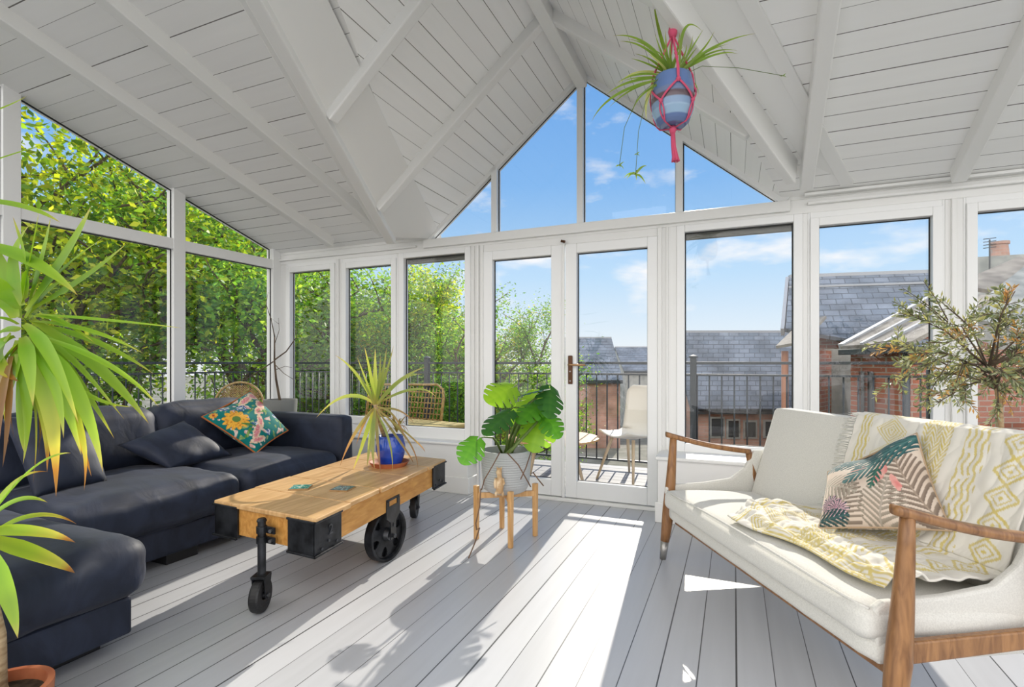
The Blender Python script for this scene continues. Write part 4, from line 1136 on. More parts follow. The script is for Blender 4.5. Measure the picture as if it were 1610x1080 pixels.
def throw_col(l, a):
    w_, y_ = (.74, .71, .64), (.60, .47, .08)
    n1 = noise.noise(V((l * 40, a * 40, 2)))
    L_ = l * 2.3
    def tri(x): x = x % 1.0; return abs(2 * x - 1)
    c_ = w_
    if .05 < a < .13 and ((a - .05) * 37.5 + .18 * math.sin(L_ * 60)) % 1.0 < .52: c_ = y_
    if .16 < a < .36:
        x = abs(a - .26) / .10; yv = tri(L_ * 5.2)
        q_ = x + yv * 1.0
        if q_ < 1.05 and (q_ * 4.2) % 1.0 < .48: c_ = y_
    if .44 < a < .60:
        if ((L_ * 26 + 1.6 * tri((a - .44) / .053)) % 1.0) < .58: c_ = y_
    if .66 < a < .78 and ((a - .66) * 34 + .25 * math.sin(L_ * 48)) % 1.0 < .42 and n1 > -.35: c_ = y_
    if .83 < a < .97:
        x = abs(a - .90) / .07; yv = tri(L_ * 6 + .2)
        if abs(x - yv) < .13 or abs(x + .45 - yv) < .08 or abs(x) + abs(yv - .98) < .16: c_ = y_
    if l > .93 and (l * 90) % 1.0 < .5 and a > .3: c_ = y_
    return mixc(c_, (.68, .66, .60), .25 + .25 * n1)
k = MB(); k.grid(throw_pt, 300, 250, throw_col)
thr = k.build('throw_blanket', M_throw, smooth=True, solid=.007)
tag(thr, 'white cotton throw with yellow zigzag bands draped over the settee', 'throw')
k = MB(); rf = random.Random(5)
for i in range(110):
    l = .14 + .45 * i / 110 + rf.uniform(-.003, .003); p = throw_pt(l, 0); q = throw_pt(min(1, l + .03), 0)
    d1 = -ES * rf.uniform(.045, .075) + V((0, 0, rf.uniform(-.02, .006))) + ED * -.003
    k.tube([p, p + d1 * .5 + ED * -.006 + V((0, 0, .002)), p + d1], [.0018, .0016, .001], 4)
k.build('fringe', M_fringe, thr, smooth=True)

# ---- tropical cushion
def tropical(u, v):
    n1 = noise.noise(V((u * 5, v * 5, 1))); n2 = noise.noise(V((u * 18, v * 18, 4)))
    c_ = mixc((.58, .47, .38), (.66, .57, .48), .5 + n1)
    def frond(cx, cy, ang, ln, wd, fq, ca, cb, slant=1.0, fill=.58, bend=0.0):
        nonlocal c_
        c, s = math.cos(ang), math.sin(ang); dx, dy = u - cx, v - cy
        x, y = dx * c + dy * s, -dx * s + dy * c
        y -= bend * x * x; t = x / ln
        if t < -.05 or t > 1.05: return
        w_ = wd * math.sin(min(1, max(0, t * .92 + .08)) * math.pi) ** .6
        if abs(y) > w_: return
        if abs(y) < .008: c_ = cb; return
        ph = (x - abs(y) * slant) * fq
        if ph % 1.0 < fill * (1 - .45 * abs(y) / (w_ + 1e-6)) + .06: c_ = mixc(ca, cb, (ph % 1.0) * 1.2)
    frond(.05, -.02, R(42), .62, .22, 17, (.20, .155, .12), (.34, .28, .22), .9, .62, .4)
    frond(.98, .02, R(118), .80, .26, 16, (.17, .125, .10), (.33, .26, .20), .9, .60, -.3)
    frond(.50, -.05, R(70), .55, .20, 18, (.26, .22, .17), (.38, .33, .27), .8, .6)
    frond(.0, .62, R(-35), .5, .17, 18, (.30, .26, .20), (.42, .37, .30), .8, .6)
    for (cx, cy, rx, ry, a) in ((.62, .52, .05, .12, -.5), (.44, .66, .09, .04, .4), (.74, .40, .03, .10, .2)):
        if blob(u + .02 * n2, v, cx, cy, rx, ry, a) < 1: c_ = mixc((.62, .22, .20), (.70, .40, .34), .5 + n2)
    for (cx, cy, k0) in ((.13, .24, 0), (.20, .16, 2)):
        x, y = u - cx, v - cy; d_ = math.hypot(x, y); a_ = math.atan2(y, x)
        if d_ < .12 * (.6 + .4 * abs(math.sin(a_ * 5 + k0))): c_ = mixc((.52, .30, .36), (.66, .48, .50), .5 + n2) if math.sin(a_ * 20) > -.3 else (.03, .07, .07)
    frond(.0, .06, R(5), .30, .10, 20, (.015, .05, .055), (.05, .11, .11), 1.2, .75)
    frond(1.0, .93, R(186), 1.0, .24, 8, (.012, .060, .07), (.05, .14, .145), 2.8, .84, -.10)
    frond(.95, .92, R(208), .80, .15, 10, (.02, .085, .09), (.08, .19, .18), 2.2, .78, .1)
    frond(.80, .98, R(196), .70, .10, 9, (.015, .055, .065), (.05, .13, .135), 2.4, .82)
    frond(.62, .62, R(250), .28, .06, 16, (.02, .08, .06), (.05, .15, .11), 1.4, .7)
    return c_
BL, BR, TRc, TLc = sp(.925, .185, .462), sp(1.19, .475, .525), sp(.985, .545, .83), sp(.695, .405, .625)
m, seam = sheet_cushion([BL, BR, TRc, TLc], .17, 180, .05, tropical, 6, .006, .03)
q = m.build('tropical_cushion', M_paint, smooth=True, weld=True); tag(q, 'pale cushion printed with dark teal palm leaves on the cream settee', 'cushion')
MB().tube(seam, .004, 8, False).build('piping', M_pipe, q, smooth=True, local=True)
#--SECTION plants
def ribbon(mb, p0, mid, p2, w_, cols, n=14, fold=.22, face=None, tipw=0.0, basew=.45, taper=1.0):
    """strap leaf through three points, V-folded along its midrib, cols = [(t, rgb) ...]"""
    p0, mid, p2 = V(p0), V(mid), V(p2); c = mid * 2 - (p0 + p2) * .5
    vs, cs = [], []
    def colr(t):
        for (a, ca), (b, cb) in zip(cols, cols[1:]):
            if t <= b: return mixc(ca, cb, (t - a) / max(1e-6, b - a))
        return cols[-1][1]
    r0 = None
    for i in range(n + 1):
        t = i / n
        p = p0 * (1 - t) ** 2 + c * 2 * t * (1 - t) + p2 * t * t
        tg = ((c - p0) * (1 - t) + (p2 - c) * t).normalized()
        up = V(face) if face else V((0, 0, 1))
        sd = tg.cross(up)
        if sd.length < .15: sd = r0 if r0 else tg.cross(V((-.39, .92, 0.1)))
        sd = (sd - tg * sd.dot(tg)).normalized()
        if r0 and sd.dot(r0) < 0: sd = -sd
        r0 = sd if r0 is None else (r0 * .6 + sd * .4).normalized(); sd = (r0 - tg * r0.dot(tg)).normalized()
        nm = sd.cross(tg).normalized()
        if nm.z < 0: nm = -nm
        ww = w_ / 2 * ((basew + (1 - basew) * min(1, t / .3)) if t < .3 else (1 - ((t - .3) / .7) ** (1.7 * taper)) * (1 - tipw) + tipw)
        k = colr(t)
        vs += [p - sd * ww + nm * ww * fold, p, p + sd * ww + nm * ww * fold]
        cs += [mixc(k, (k[0] * 1.25, k[1] * 1.15, k[2]), .6), k, mixc(k, (k[0] * 1.25, k[1] * 1.15, k[2]), .6)]
    fs = []
    for i in range(n):
        a = i * 3
        fs += [(a, a + 1, a + 4, a + 3), (a + 1, a + 2, a + 5, a + 4)]
    mb.add(vs, fs, cs); return mb
CAMF = V((math.sin(YAW), -math.cos(YAW), .25))    # towards the middle of the room

# ---- yucca
rp_ = random.Random(21)
pc = at(-4, 1085, 1.43); gp = V((pc.x, pc.y, 0)); rz = pc.z
o = thing('potted_yucca', 'tall yucca with long bright green leaves in a terracotta pot at far left', 'plant', gp)
MB().lathe([(.075, 0), (.10, rz * .8), (.105, rz * .8), (.118, rz * .82), (.120, rz), (.104, rz), (.10, rz - .03)], gp, 36).build('pot', M_terra, o, smooth=False)
MB().lathe([(.0, rz - .025), (.06, rz - .027), (.102, rz - .03)], gp, 24).build('soil', M_soil, o)
cr1 = at(36, 525, 1.47); cr2 = at(-42, 850, 1.42)
MB().tube([gp + V((-.01, 0, rz - .04)), at(-8, 1000, 1.44), at(-30, 900, 1.43), cr2], [.026, .024, .021, .018], 12).build('trunk', M_cane, o, smooth=True)
MB().tube([gp + V((-.05, .02, rz - .04)), at(-50, 980, 1.5), at(-52, 800, 1.55), at(-20, 640, 1.58), at(18, 570, 1.57)], [.027, .026, .024, .022, .02], 12).build('trunk', M_cane, o, smooth=True)
GY = [(0, (.32, .42, .06)), (.25, (.20, .40, .03)), (.8, (.30, .48, .04)), (.94, (.50, .50, .10)), (1, (.34, .20, .06))]
GB = [(0, (.30, .40, .06)), (.4, (.30, .46, .04)), (.78, (.55, .52, .08)), (.86, (.45, .20, .03)), (1, (.20, .10, .05))]
BR_ = [(0, (.36, .22, .08)), (.5, (.26, .13, .05)), (1, (.15, .07, .03))]
YL = [((42, 490), (104, 402), (143, 324), .046, GY), ((46, 478), (66, 410), (80, 340), .024, GY), ((51, 486), (130, 440), (200, 382), .040, GY),
 ((28, 480), (6, 430), (-24, 355), .042, GY), ((-40, 380), (50, 412), (123, 465), .040, GY), ((-70, 316), (25, 323), (95, 350), .028, GY),
 ((-70, 275), (30, 240), (128, 212), .020, GY), ((-60, 190), (0, 172), (44, 150), .018, GY), ((56, 494), (171, 504), (289, 516), .013, GY), ((51, 510), (153, 539), (243, 589), .022, GY),
 ((50, 503), (157, 581), (234, 666), .034, GY), ((45, 525), (167, 572), (250, 640), .017, GY), ((44, 535), (118, 613), (162, 743), .040, GY),
 ((38, 548), (78, 632), (88, 782), .048, GB), ((44, 540), (101, 632), (144, 750), .030, GB), ((38, 543), (76, 581), (110, 613), .032, GB),
 ((28, 556), (41, 640), (36, 730), .030, GY), ((18, 525), (2, 570), (30, 600), .040, GB), ((26, 510), (-20, 500), (-70, 520), .040, GY),
 ((24, 530), (-14, 560), (-50, 640), .042, GY), ((30, 500), (0, 450), (-50, 420), .040, GY), ((32, 545), (10, 620), (14, 700), .030, GB), ((50, 515), (100, 545), (190, 610), .020, GY),
 ((46, 495), (90, 470), (122, 500), .022, GY), ((52, 498), (95, 505), (150, 540), .016, GY), ((40, 470), (40, 420), (20, 340), .034, GY), ((40, 550), (60, 650), (60, 720), .022, BR_),
 ((20, 560), (2, 640), (-6, 745), .024, BR_), ((16, 560), (14, 650), (4, 735), .018, BR_), ((38, 555), (118, 650), (132, 772), .020, GB)]
YL += [((38, 510), (80, 560), (124, 668), .030, GY), ((34, 540), (50, 600), (66, 690), .036, GB), ((30, 535), (22, 590), (2, 660), .040, GY), ((40, 500), (78, 455), (112, 440), .024, GY), ((36, 480), (22, 410), (48, 352), .028, GY),
 ((30, 520), (-8, 530), (-40, 575), .042, GY), ((44, 540), (84, 600), (100, 690), .026, GY), ((28, 545), (14, 610), (22, 690), .034, BR_), ((48, 520), (108, 560), (196, 660), .018, GY), ((36, 530), (46, 570), (52, 640), .034, GY), ((24, 500), (4, 470), (-30, 470), .042, GY),
 ((44, 530), (92, 610), (128, 716), .034, GY), ((40, 545), (66, 640), (74, 742), .036, GB), ((46, 520), (112, 585), (180, 690), .024, GY), ((34, 545), (54, 650), (52, 760), .028, GB), ((36, 540), (30, 640), (40, 716), .034, GY),
 ((42, 500), (92, 432), (166, 372), .030, GY), ((34, 480), (50, 400), (62, 330), .026, GY), ((50, 505), (140, 520), (226, 556), .016, GY), ((28, 540), (-4, 600), (-20, 690), .040, GY), ((48, 525), (120, 610), (212, 640), .018, GY)]
for b_, m_, t_, w_, cl in YL:
    base_t = 1.47 + rp_.uniform(-.02, .02); dt = rp_.uniform(-.16, .16)
    k = MB(); ribbon(k, at(*b_, base_t), at(*m_, base_t + dt * .5), at(*t_, base_t + dt), w_ * 1.1, cl, 16, .25, CAMF * .7 + V((0, 0, .8)))
    k.build('leaf', M_leaf, o, smooth=True)
YL2 = [((60, 873), (118, 901), .036), ((50, 836), (119, 853), .030), ((52, 811), (121, 824), .016), ((10, 930), (28, 1004), .036), ((40, 748), (112, 712), .022), ((20, 762), (76, 742), .016),
 ((-90, 800), (-140, 860), .04), ((-80, 900), (-100, 1000), .04), ((-60, 770), (-90, 700), .04), ((20, 790), (75, 790), .02), ((-20, 900), (0, 985), .028)]
for m_, t_, w_ in YL2:
    dt = rp_.uniform(-.12, .10); k = MB()
    ribbon(k, at(-36 + rp_.uniform(-8, 8), 846 + rp_.uniform(-10, 10), 1.42), at(*m_, 1.42 + dt * .5), at(*t_, 1.42 + dt), w_ * 1.25, GB if rp_.random() < .6 else GY, 16, .25, CAMF * .7 + V((0, 0, .8)))
    k.build('leaf', M_leaf, o, smooth=True)

# ---- dracaena in a blue pot on the cart
pc = on_z(612, 732, .44)
o = thing('potted_dracaena', 'drooping dracaena in a glossy blue pot on the cart table', 'plant', pc)
MB().lathe([(0, 0), (.105, 0), (.128, .030), (.120, .030), (.10, .010), (0, .010)], pc, 40).build('saucer', M_terra, o, smooth=False)
pb = pc + V((.012, .0, .011))
MB().lathe([(0, 0), (.062, 0), (.072, .012), (.090, .075), (.093, .12), (.084, .160), (.078, .172), (.082, .184), (.074, .184), (.070, .165)], pb, 40).build('pot', M_blue, o, smooth=True)
MB().lathe([(0, .168), (.072, .165)], pb, 24).build('soil', M_soil, o)
T0 = 3.27
cw = at(590, 641, T0 - .03)
MB().tube([pb + V((-.03, -.02, .16)), at(598, 668, T0 - .01), cw + V((0, 0, .02))], [.013, .012, .013], 10).build('stem', M_cane, o, smooth=True)
DG_ = [(0, (.42, .36, .10)), (.25, (.25, .34, .07)), (.8, (.38, .42, .12)), (1, (.50, .36, .16))]
DB_ = [(0, (.40, .32, .10)), (.35, (.28, .26, .08)), (.7, (.40, .22, .10)), (1, (.24, .11, .06))]
for m_, t_, w_, cl in [((583, 592), (572, 541), .020, DG_), ((590, 594), (590, 547), .028, DG_), ((601, 592), (608, 546), .022, DG_), ((605, 592), (619, 543), .018, DG_), ((575, 597), (561, 560), .012, DG_),
 ((562, 590), (526, 558), .018, DG_), ((545, 623), (497, 657), .022, DG_), ((627, 600), (669, 577), .024, DG_), ((632, 598), (664, 589), .012, DG_), ((650, 612), (686, 625), .016, DG_), ((626, 645), (652, 667), .012, DB_),
 ((559, 680), (534, 734), .020, DB_), ((573, 690), (553, 744), .024, DG_), ((583, 690), (577, 736), .028, DG_), ((594, 695), (599, 748), .018, DB_), ((611, 690), (617, 744), .014, DG_),
 ((633, 700), (650, 728), .014, DB_), ((640, 690), (657, 738), .012, DB_), ((650, 690), (668, 711), .010, DB_), ((586, 690), (589, 738), .026, DG_), ((575, 660), (560, 700), .018, DB_), ((620, 655), (640, 700), .012, DB_),
 ((596, 600), (598, 556), .020, DG_), ((577, 610), (548, 575), .016, DG_)]:
    dt = rp_.uniform(-.10, .10); k = MB()
    down = t_[1] > 690
    ribbon(k, at(590 + rp_.uniform(-3, 3), 641 + rp_.uniform(-4, 4), T0 - .03), at(*m_, T0 - .03 + dt * .5 - (.06 if down else 0)), at(*t_, T0 - .02 + dt - (.10 if down else 0)), w_ * 1.12, cl, 14, .3, CAMF)
    k.build('leaf', M_leaf, o, smooth=True)
for i in range(16):
    a = i * 2.4; r_ = rp_.uniform(.06, .13); b_ = at(624, 680, T0 + .0); k = MB()
    p2 = b_ + V((r_ * math.cos(a), r_ * math.sin(a), rp_.uniform(-.03, .09)))
    ribbon(k, b_, (b_ + p2) / 2 + V((0, 0, .045)), p2, .012, DB_, 10, .3); k.build('withered_leaf', M_leaf, o, smooth=True)

# ---- plant stand, monstera, carved figure
PC = V((-1.318, 2.995, 0))
o = thing('plant_stand', 'four-legged light wood plant stand holding the monstera by the doors', 'plant stand', PC)
rot = R(-13); c, s = math.cos(rot), math.sin(rot)
q_ = lambda x, y, z: PC + V((x * c - y * s, x * s + y * c, z))
hw = .132
for sx_, sy_ in ((-1, -1), (1, -1), (1, 1), (-1, 1)):
    k = MB(); k.bar(q_(hw * sx_, hw * sy_, 0), q_(hw * sx_, hw * sy_, .335), .026, .026, (c, s, 0), .03, .03); k.build('leg', M_bamboo, o, bevel=.004)
k = MB(); k.bar(q_(-hw, -hw, .272), q_(hw, hw, .272), .022, .034); k.build('cross_bar', M_bamboo, o, bevel=.003)
k = MB(); k.bar(q_(-hw, hw, .2715), q_(hw, -hw, .2715), .022, .034); k.build('cross_bar', M_bamboo, o, bevel=.003)
o = thing('potted_monstera', 'monstera with split green leaves in a ribbed grey pot on the wooden stand', 'plant', PC + V((0, 0, .29)))
pr = [(0, .290), (.10, .290), (.128, .305), (.142, .335)]
for i in range(13): z = .345 + i * .0145; pr += [(.143 + .0012 * i, z), (.1465 + .0012 * i, z + .0045), (.1465 + .0012 * i, z + .009)]
pr += [(.163, .545), (.163, .555), (.148, .555), (.146, .50)]
MB().lathe(pr, PC, 56).build('pot', M_potgrey, o, smooth=False)
MB().lathe([(0, .515), (.147, .51)], PC, 30).build('soil', M_soil, o)
def m_leaf(base, tip, width, nrm, g1, g2, cup=.22):
    base, tip = V(base), V(tip); ax = tip - base; ln = ax.length; ax.normalize(); nrm = V(nrm); nrm = (nrm - ax * nrm.dot(ax)).normalized(); sd = ax.cross(nrm)
    k = MB(); NL_ = 5
    def W(t):
        t2 = (t + .22) / 1.22
        return width / 2 * max(0.02, math.sin(math.pi * min(1, max(0, t2)) ** .72)) ** .62
    def pt(t, w_, sg):
        fw_ = .26 * w_ * (1 if t > -.1 else .3); tt = t + fw_ * (1 - max(0, t)) * .9
        W_ = W(t) * w_
        z = -cup * W_ * w_ - .10 * ln * max(0, tt) ** 2 + .10 * W_
        return base + ax * (ln * tt) + sd * (sg * W_) + nrm * z
    for sg in (-1, 1):
        for i in range(NL_):
            t0, t1 = -.20 + 1.19 * i / NL_, -.20 + 1.19 * (i + 1) / NL_
            tm = (t0 + t1) / 2; rows = []
            for w_ in (0, .2, .42, .62, .82, 1.0):
                sh = 0 if w_ <= .42 else (.20 + .16 * (i % 2)) * min(1, (w_ - .42) / .3)
                a_, b_ = (t0 + (tm - t0) * sh * .8, t1 - (t1 - tm) * sh * .8)
                ww = w_ if w_ < 1 else .97
                row = []
                for j in range(5):
                    tt = a_ + (b_ - a_) * j / 4
                    e = 1 - .05 * (abs(j - 2) / 2) ** 2 if w_ == 1 else 1
                    tb = max(0.0, tt) if w_ == 0 else tt
                    row.append(pt(tb, ww * e, sg))
                rows.append(row)
            vs = [p for r_ in rows for p in r_]; cs = []
            for ri in range(6):
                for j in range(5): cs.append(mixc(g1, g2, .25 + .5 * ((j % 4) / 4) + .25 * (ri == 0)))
            fs = []
            for ri in range(5):
                for j in range(4): fs.append((ri * 5 + j, ri * 5 + j + 1, ri * 5 + j + 6, ri * 5 + j + 5))
            k.add(vs, fs, cs)
    return k
z4 = lambda x, y, t: at(700 + x / 3.482, 570 + y / 3.482, t)
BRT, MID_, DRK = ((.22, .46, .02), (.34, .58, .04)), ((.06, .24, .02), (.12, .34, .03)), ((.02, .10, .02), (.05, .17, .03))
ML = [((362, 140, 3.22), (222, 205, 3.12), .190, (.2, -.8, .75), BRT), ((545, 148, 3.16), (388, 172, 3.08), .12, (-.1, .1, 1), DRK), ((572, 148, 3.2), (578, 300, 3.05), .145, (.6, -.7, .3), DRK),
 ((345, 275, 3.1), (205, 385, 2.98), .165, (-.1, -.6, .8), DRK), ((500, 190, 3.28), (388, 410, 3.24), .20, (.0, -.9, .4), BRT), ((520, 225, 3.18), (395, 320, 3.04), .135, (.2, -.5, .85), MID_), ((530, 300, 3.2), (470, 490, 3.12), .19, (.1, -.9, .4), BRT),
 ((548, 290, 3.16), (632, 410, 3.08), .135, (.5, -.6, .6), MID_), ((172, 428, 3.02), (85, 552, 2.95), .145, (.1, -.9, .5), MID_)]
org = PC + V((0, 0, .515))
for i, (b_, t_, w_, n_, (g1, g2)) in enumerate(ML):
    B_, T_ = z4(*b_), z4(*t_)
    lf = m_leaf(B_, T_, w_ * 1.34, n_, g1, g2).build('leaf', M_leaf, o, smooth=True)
    st = org + V((rp_.uniform(-.04, .04), rp_.uniform(-.04, .04), 0)); md = (st + B_) / 2 + V((0, 0, .06)) + (B_ - st) * V((.1, .1, 0)) * -1
    MB().tube([st, st.lerp(md, .6) + V((0, 0, .01)), md, md.lerp(B_, .6) + V((0, 0, .015)), B_], [.008, .0075, .006, .005, .004], 8).build('leaf_stalk', M_stem, o, smooth=True)
MB().tube([org + V((-.02, 0, -.01)), z4(370, 470, 3.0), z4(430, 405, 3.1), z4(500, 330, 3.15), z4(545, 250, 3.2)], [.011, .011, .010, .008, .006], 10).build('stem', M_stem, o, smooth=True)
for pts in [[(300, 490, 2.9), (262, 560, 2.845), (215, 640, 2.86), (200, 695, 2.87)], [(340, 495, 2.9), (400, 560, 2.845), (440, 630, 2.86), (468, 680, 2.90)], [(470, 490, 2.95), (440, 580, 2.86), (412, 640, 2.845)], [(480, 600, 2.95), (510, 640, 2.93), (538, 675, 2.93)],
            [(195, 690, 2.86), (188, 790, 2.84), (168, 880, 2.84), (172, 915, 2.87), (188, 905, 2.87), (165, 980, 2.80), (128, 1070, 2.7)]]:
    MB().tube([z4(*p) for p in pts], .0035, 6).build('aerial_root', M_root, o, smooth=True)
fg = PC + V((.030, -.168, 0)); 
fx = V((.92, .39, 0))
k = MB()
k.tube([fg + V((0, 0, .315)), fg + V((0, 0, .33)), fg + V((0, 0, .37)) + fx * .004, fg + V((0, 0, .405)) + fx * .002, fg + V((0, 0, .425)), fg + V((0, 0, .445)) - fx * .003, fg + V((0, 0, .462)), fg + V((0, 0, .472))], [.012, .022, .024, .019, .014, .018, .013, .004], 14)
for sx_ in (-1, 1):
    k.tube([fg + fx * (.020 * sx_) + V((0, 0, .41)), fg + fx * (.027 * sx_) + V((0, 0, .38)), fg + fx * (.018 * sx_) + V((0, 0, .352)) - V((0, .014, 0))], [.008, .0085, .007], 8)
    k.tube([fg + fx * (.012 * sx_) + V((0, 0, .335)), fg + fx * (.020 * sx_) + V((0, 0, .318)), fg + fx * (.022 * sx_) + V((0, 0, .303))], [.010, .010, .006], 8)
    k.tube([fg + fx * (.010 * sx_) + V((0, 0, .46)), fg + fx * (.014 * sx_) + V((0, 0, .478))], [.006, .003], 8)
k = k.build('wood_carving', M_carve, smooth=True); tag(k, 'small pale carved wooden figure hung on the front of the ribbed grey pot', 'ornament')

# ---- bare twig plant in the corner
pc = on_y(441, 634, 3.62); gp = V((pc.x, pc.y, 0)); rz = .757
o = thing('potted_twig', 'nearly bare twig in a tall grey planter behind the sofa arm', 'plant', gp)
MB().lathe([(0, 0), (.115, 0), (.148, rz), (.134, rz), (.130, rz - .05)], gp, 40).build('planter', M_potdark, o, smooth=False)
MB().lathe([(0, rz - .03), (.132, rz - .035)], gp, 24).build('soil', M_soil, o)
td = 4.86
z5 = lambda x, y, dt=0: at(x / 2.7, 300 + y / 2.7, td + dt)
for pts, r_ in [([(1188, 890), (1172, 800), (1165, 720), (1166, 620)], .012), ([(1165, 718), (1215, 682), (1258, 622), (1256, 580)], .007), ([(1160, 725), (1090, 772), (1040, 802), (1005, 800)], .006), ([(1165, 735), (1205, 775), (1250, 803)], .004), ([(1168, 760), (1210, 745), (1240, 750)], .003), ([(1166, 620), (1150, 540), (1185, 566)], .005), ([(1150, 545), (1130, 480), (1138, 430)], .003), ([(1166, 650), (1186, 590), (1182, 540)], .003)]:
    n_ = len(pts)
    MB().tube([z5(x, y, .02 * i) for i, (x, y) in enumerate(pts)], [r_ * (1 - .55 * i / (n_ - 1)) for i in range(n_)], 8).build('branch', M_bark, o, smooth=True)

# ---- olive tree
ct = at(1548, 562, 2.46); gp = V((at(1578, 690, 2.46).x, at(1578, 690, 2.46).y, 0))
o = thing('potted_olive', 'small olive tree with sparse grey-green leaves behind the settee', 'tree', gp)
MB().lathe([(0, 0), (.12, 0), (.155, .34), (.16, .36), (.142, .36), (.138, .32)], gp, 40).build('pot', M_potdark, o, smooth=False)
MB().lathe([(0, .33), (.14, .325)], gp, 24).build('soil', M_soil, o)
t1 = at(1572, 640, 2.46); t2 = at(1585, 600, 2.47)
MB().tube([gp + V((.01, 0, .32)), at(1577, 720, 2.46), at(1574, 680, 2.46), t1, at(1565, 600, 2.46)], [.014, .0125, .012, .0115, .009], 10).build('trunk', M_cane, o, smooth=True)
MB().tube([gp + V((-.02, .01, .32)), at(1568, 720, 2.48), at(1567, 690, 2.48), at(1570, 655, 2.47), t2], [.009, .009, .0085, .008, .007], 8).build('trunk', M_cane, o, smooth=True)
ro = random.Random(77); tw = MB(); fo = MB()
OC = [(.17, .20, .11), (.24, .26, .15), (.10, .125, .065), (.34, .35, .24), (.34, .33, .14), (.18, .22, .14)]
OBR = [(.42, .22, .07), (.36, .20, .10), (.48, .30, .12)]
def leafq(p, d, n_, L_, W_, col):
    s_ = d.cross(n_).normalized()
    fo.add([p, p + d * L_ * .5 + s_ * W_ / 2 + n_ * L_ * .05, p + d * L_, p + d * L_ * .5 - s_ * W_ / 2 + n_ * L_ * .05], [(0, 1, 2, 3)], col)
for i in range(24):
    a = i * 2.39996; zz = 1 - 2 * (i + .5) / 24; rr_ = math.sqrt(max(0, 1 - zz * zz))
    tipp = ct + V((.39 * rr_ * math.cos(a), .30 * rr_ * math.sin(a), .29 * zz + .03))
    s0 = at(1568, 618, 2.46).lerp(ct, ro.uniform(.1, .8))
    md = s0.lerp(tipp, .5) + V((0, 0, .05)) + V((ro.uniform(-.03, .03), ro.uniform(-.03, .03), ro.uniform(-.03, .03)))
    tw.tube([s0, md, tipp], [.005, .0035, .002], 5)
    for j in range(11):
        k_ = ro.uniform(.3, 1.0); p = s0.lerp(md, k_ * 2) if k_ < .5 else md.lerp(tipp, k_ * 2 - 1)
        d = ((p - ct).normalized() * .6 + V((ro.uniform(-1, 1), ro.uniform(-1, 1), ro.uniform(-.7, 1)))).normalized()
        ln = ro.uniform(.07, .15); e = p + d * ln + V((0, 0, -.01)); tw.tube([p, p.lerp(e, .5) + V((0, 0, .006)), e], [.0018, .0014, .0008], 4, cap=False)
        brown = ro.random() < .13
        for q in range(9):
            for sg in (-1, 1):
                if ro.random() < .12: continue
                pp = p.lerp(e, (q + .8) / 9.2); sv = d.cross(V((ro.uniform(-1, 1), ro.uniform(-1, 1), ro.uniform(-1, 1)))).normalized()
                dd = (d * .75 + sv * sg * .8).normalized(); nn_ = dd.cross(sv).normalized()
                if nn_.length < .5: continue
                col = ro.choice(OBR) if brown else ro.choice(OC)
                leafq(pp, dd, nn_, ro.uniform(.026, .042), ro.uniform(.008, .0115), mixc(col, (col[0] * 1.5, col[1] * 1.5, col[2] * 1.5), ro.random()))
for bx, by in ((1418, 452), (1440, 470), (1452, 442), (1425, 545), (1412, 600), (1450, 640)):     # wispy shoots at the window side
    e = at(bx, by, 2.42); p = at(1490, 530 + (by - 520) * .35, 2.44); tw.tube([p, p.lerp(e, .5) + V((0, 0, .01)), e], [.003, .002, .001], 5, cap=False); d = (e - p).normalized()
    for q in range(12):
        for sg in (-1, 1):
            pp = p.lerp(e, .2 + .8 * q / 12); sv = d.cross(V((ro.uniform(-1, 1), ro.uniform(-1, 1), ro.uniform(-1, 1)))).normalized(); dd = (d * .7 + sv * sg * .8).normalized()
            leafq(pp, dd, dd.cross(sv).normalized(), ro.uniform(.026, .04), .010, ro.choice(OC))
tw.build('twigs', M_bark, o, smooth=True); fo.build('foliage', M_oliveleaf, o)

# ---- hanging spider plant in a knotted hanger
HT = 2.3
z7 = lambda x, y, t=2.3: at(920 + x / 3.484, y / 3.484, t)
hp = z7(480, 555); PX, PY = hp.x, hp.y
zt, zb = z7(480, 425).z, z7(480, 690).z
axis = lambda z: V((PX, PY, z))
o = thing('hanging_spider_plant', 'spider plant in a striped blue pot hanging below the right valley beam', 'plant', axis(zb))
hpz = zt - zb
prf = [(0, 0), (.056, 0), (.069, .012), (.088, hpz * .28), (.092, hpz * .5), (.087, hpz * .8), (.078, hpz), (.068, hpz), (.066, hpz * .85)]
fine, cols = [], []
for i in range(len(prf) - 1):
    for j in range(8 if i < 6 else 1):
        k_ = j / (8 if i < 6 else 1); r_ = prf[i][0] * (1 - k_) + prf[i + 1][0] * k_; z_ = prf[i][1] * (1 - k_) + prf[i + 1][1] * k_
        t = z_ / hpz; fine.append((r_, z_))
        cols.append((.12, .20, .42) if t > .66 else (.17, .22, .36) if t > .56 else (.12, .085, .10) if t > .44 else (.22, .33, .50) if t > .28 else (.30, .44, .60) if t > .12 else (.12, .18, .36))
fine.append(prf[-1]); cols.append((.1, .15, .3))
MB().lathe(fine, axis(zb), 40, col=cols).build('pot', M_glazepot, o, smooth=True)
MB().lathe([(0, hpz * .9), (.067, hpz * .88)], axis(zb), 20).build('soil', M_soil, o)
SPG = [(0, (.30, .40, .10)), (.4, (.18, .32, .04)), (.85, (.26, .38, .06)), (1, (.36, .30, .12))]
SPP = [(0, (.50, .55, .22)), (1, (.56, .60, .28))]
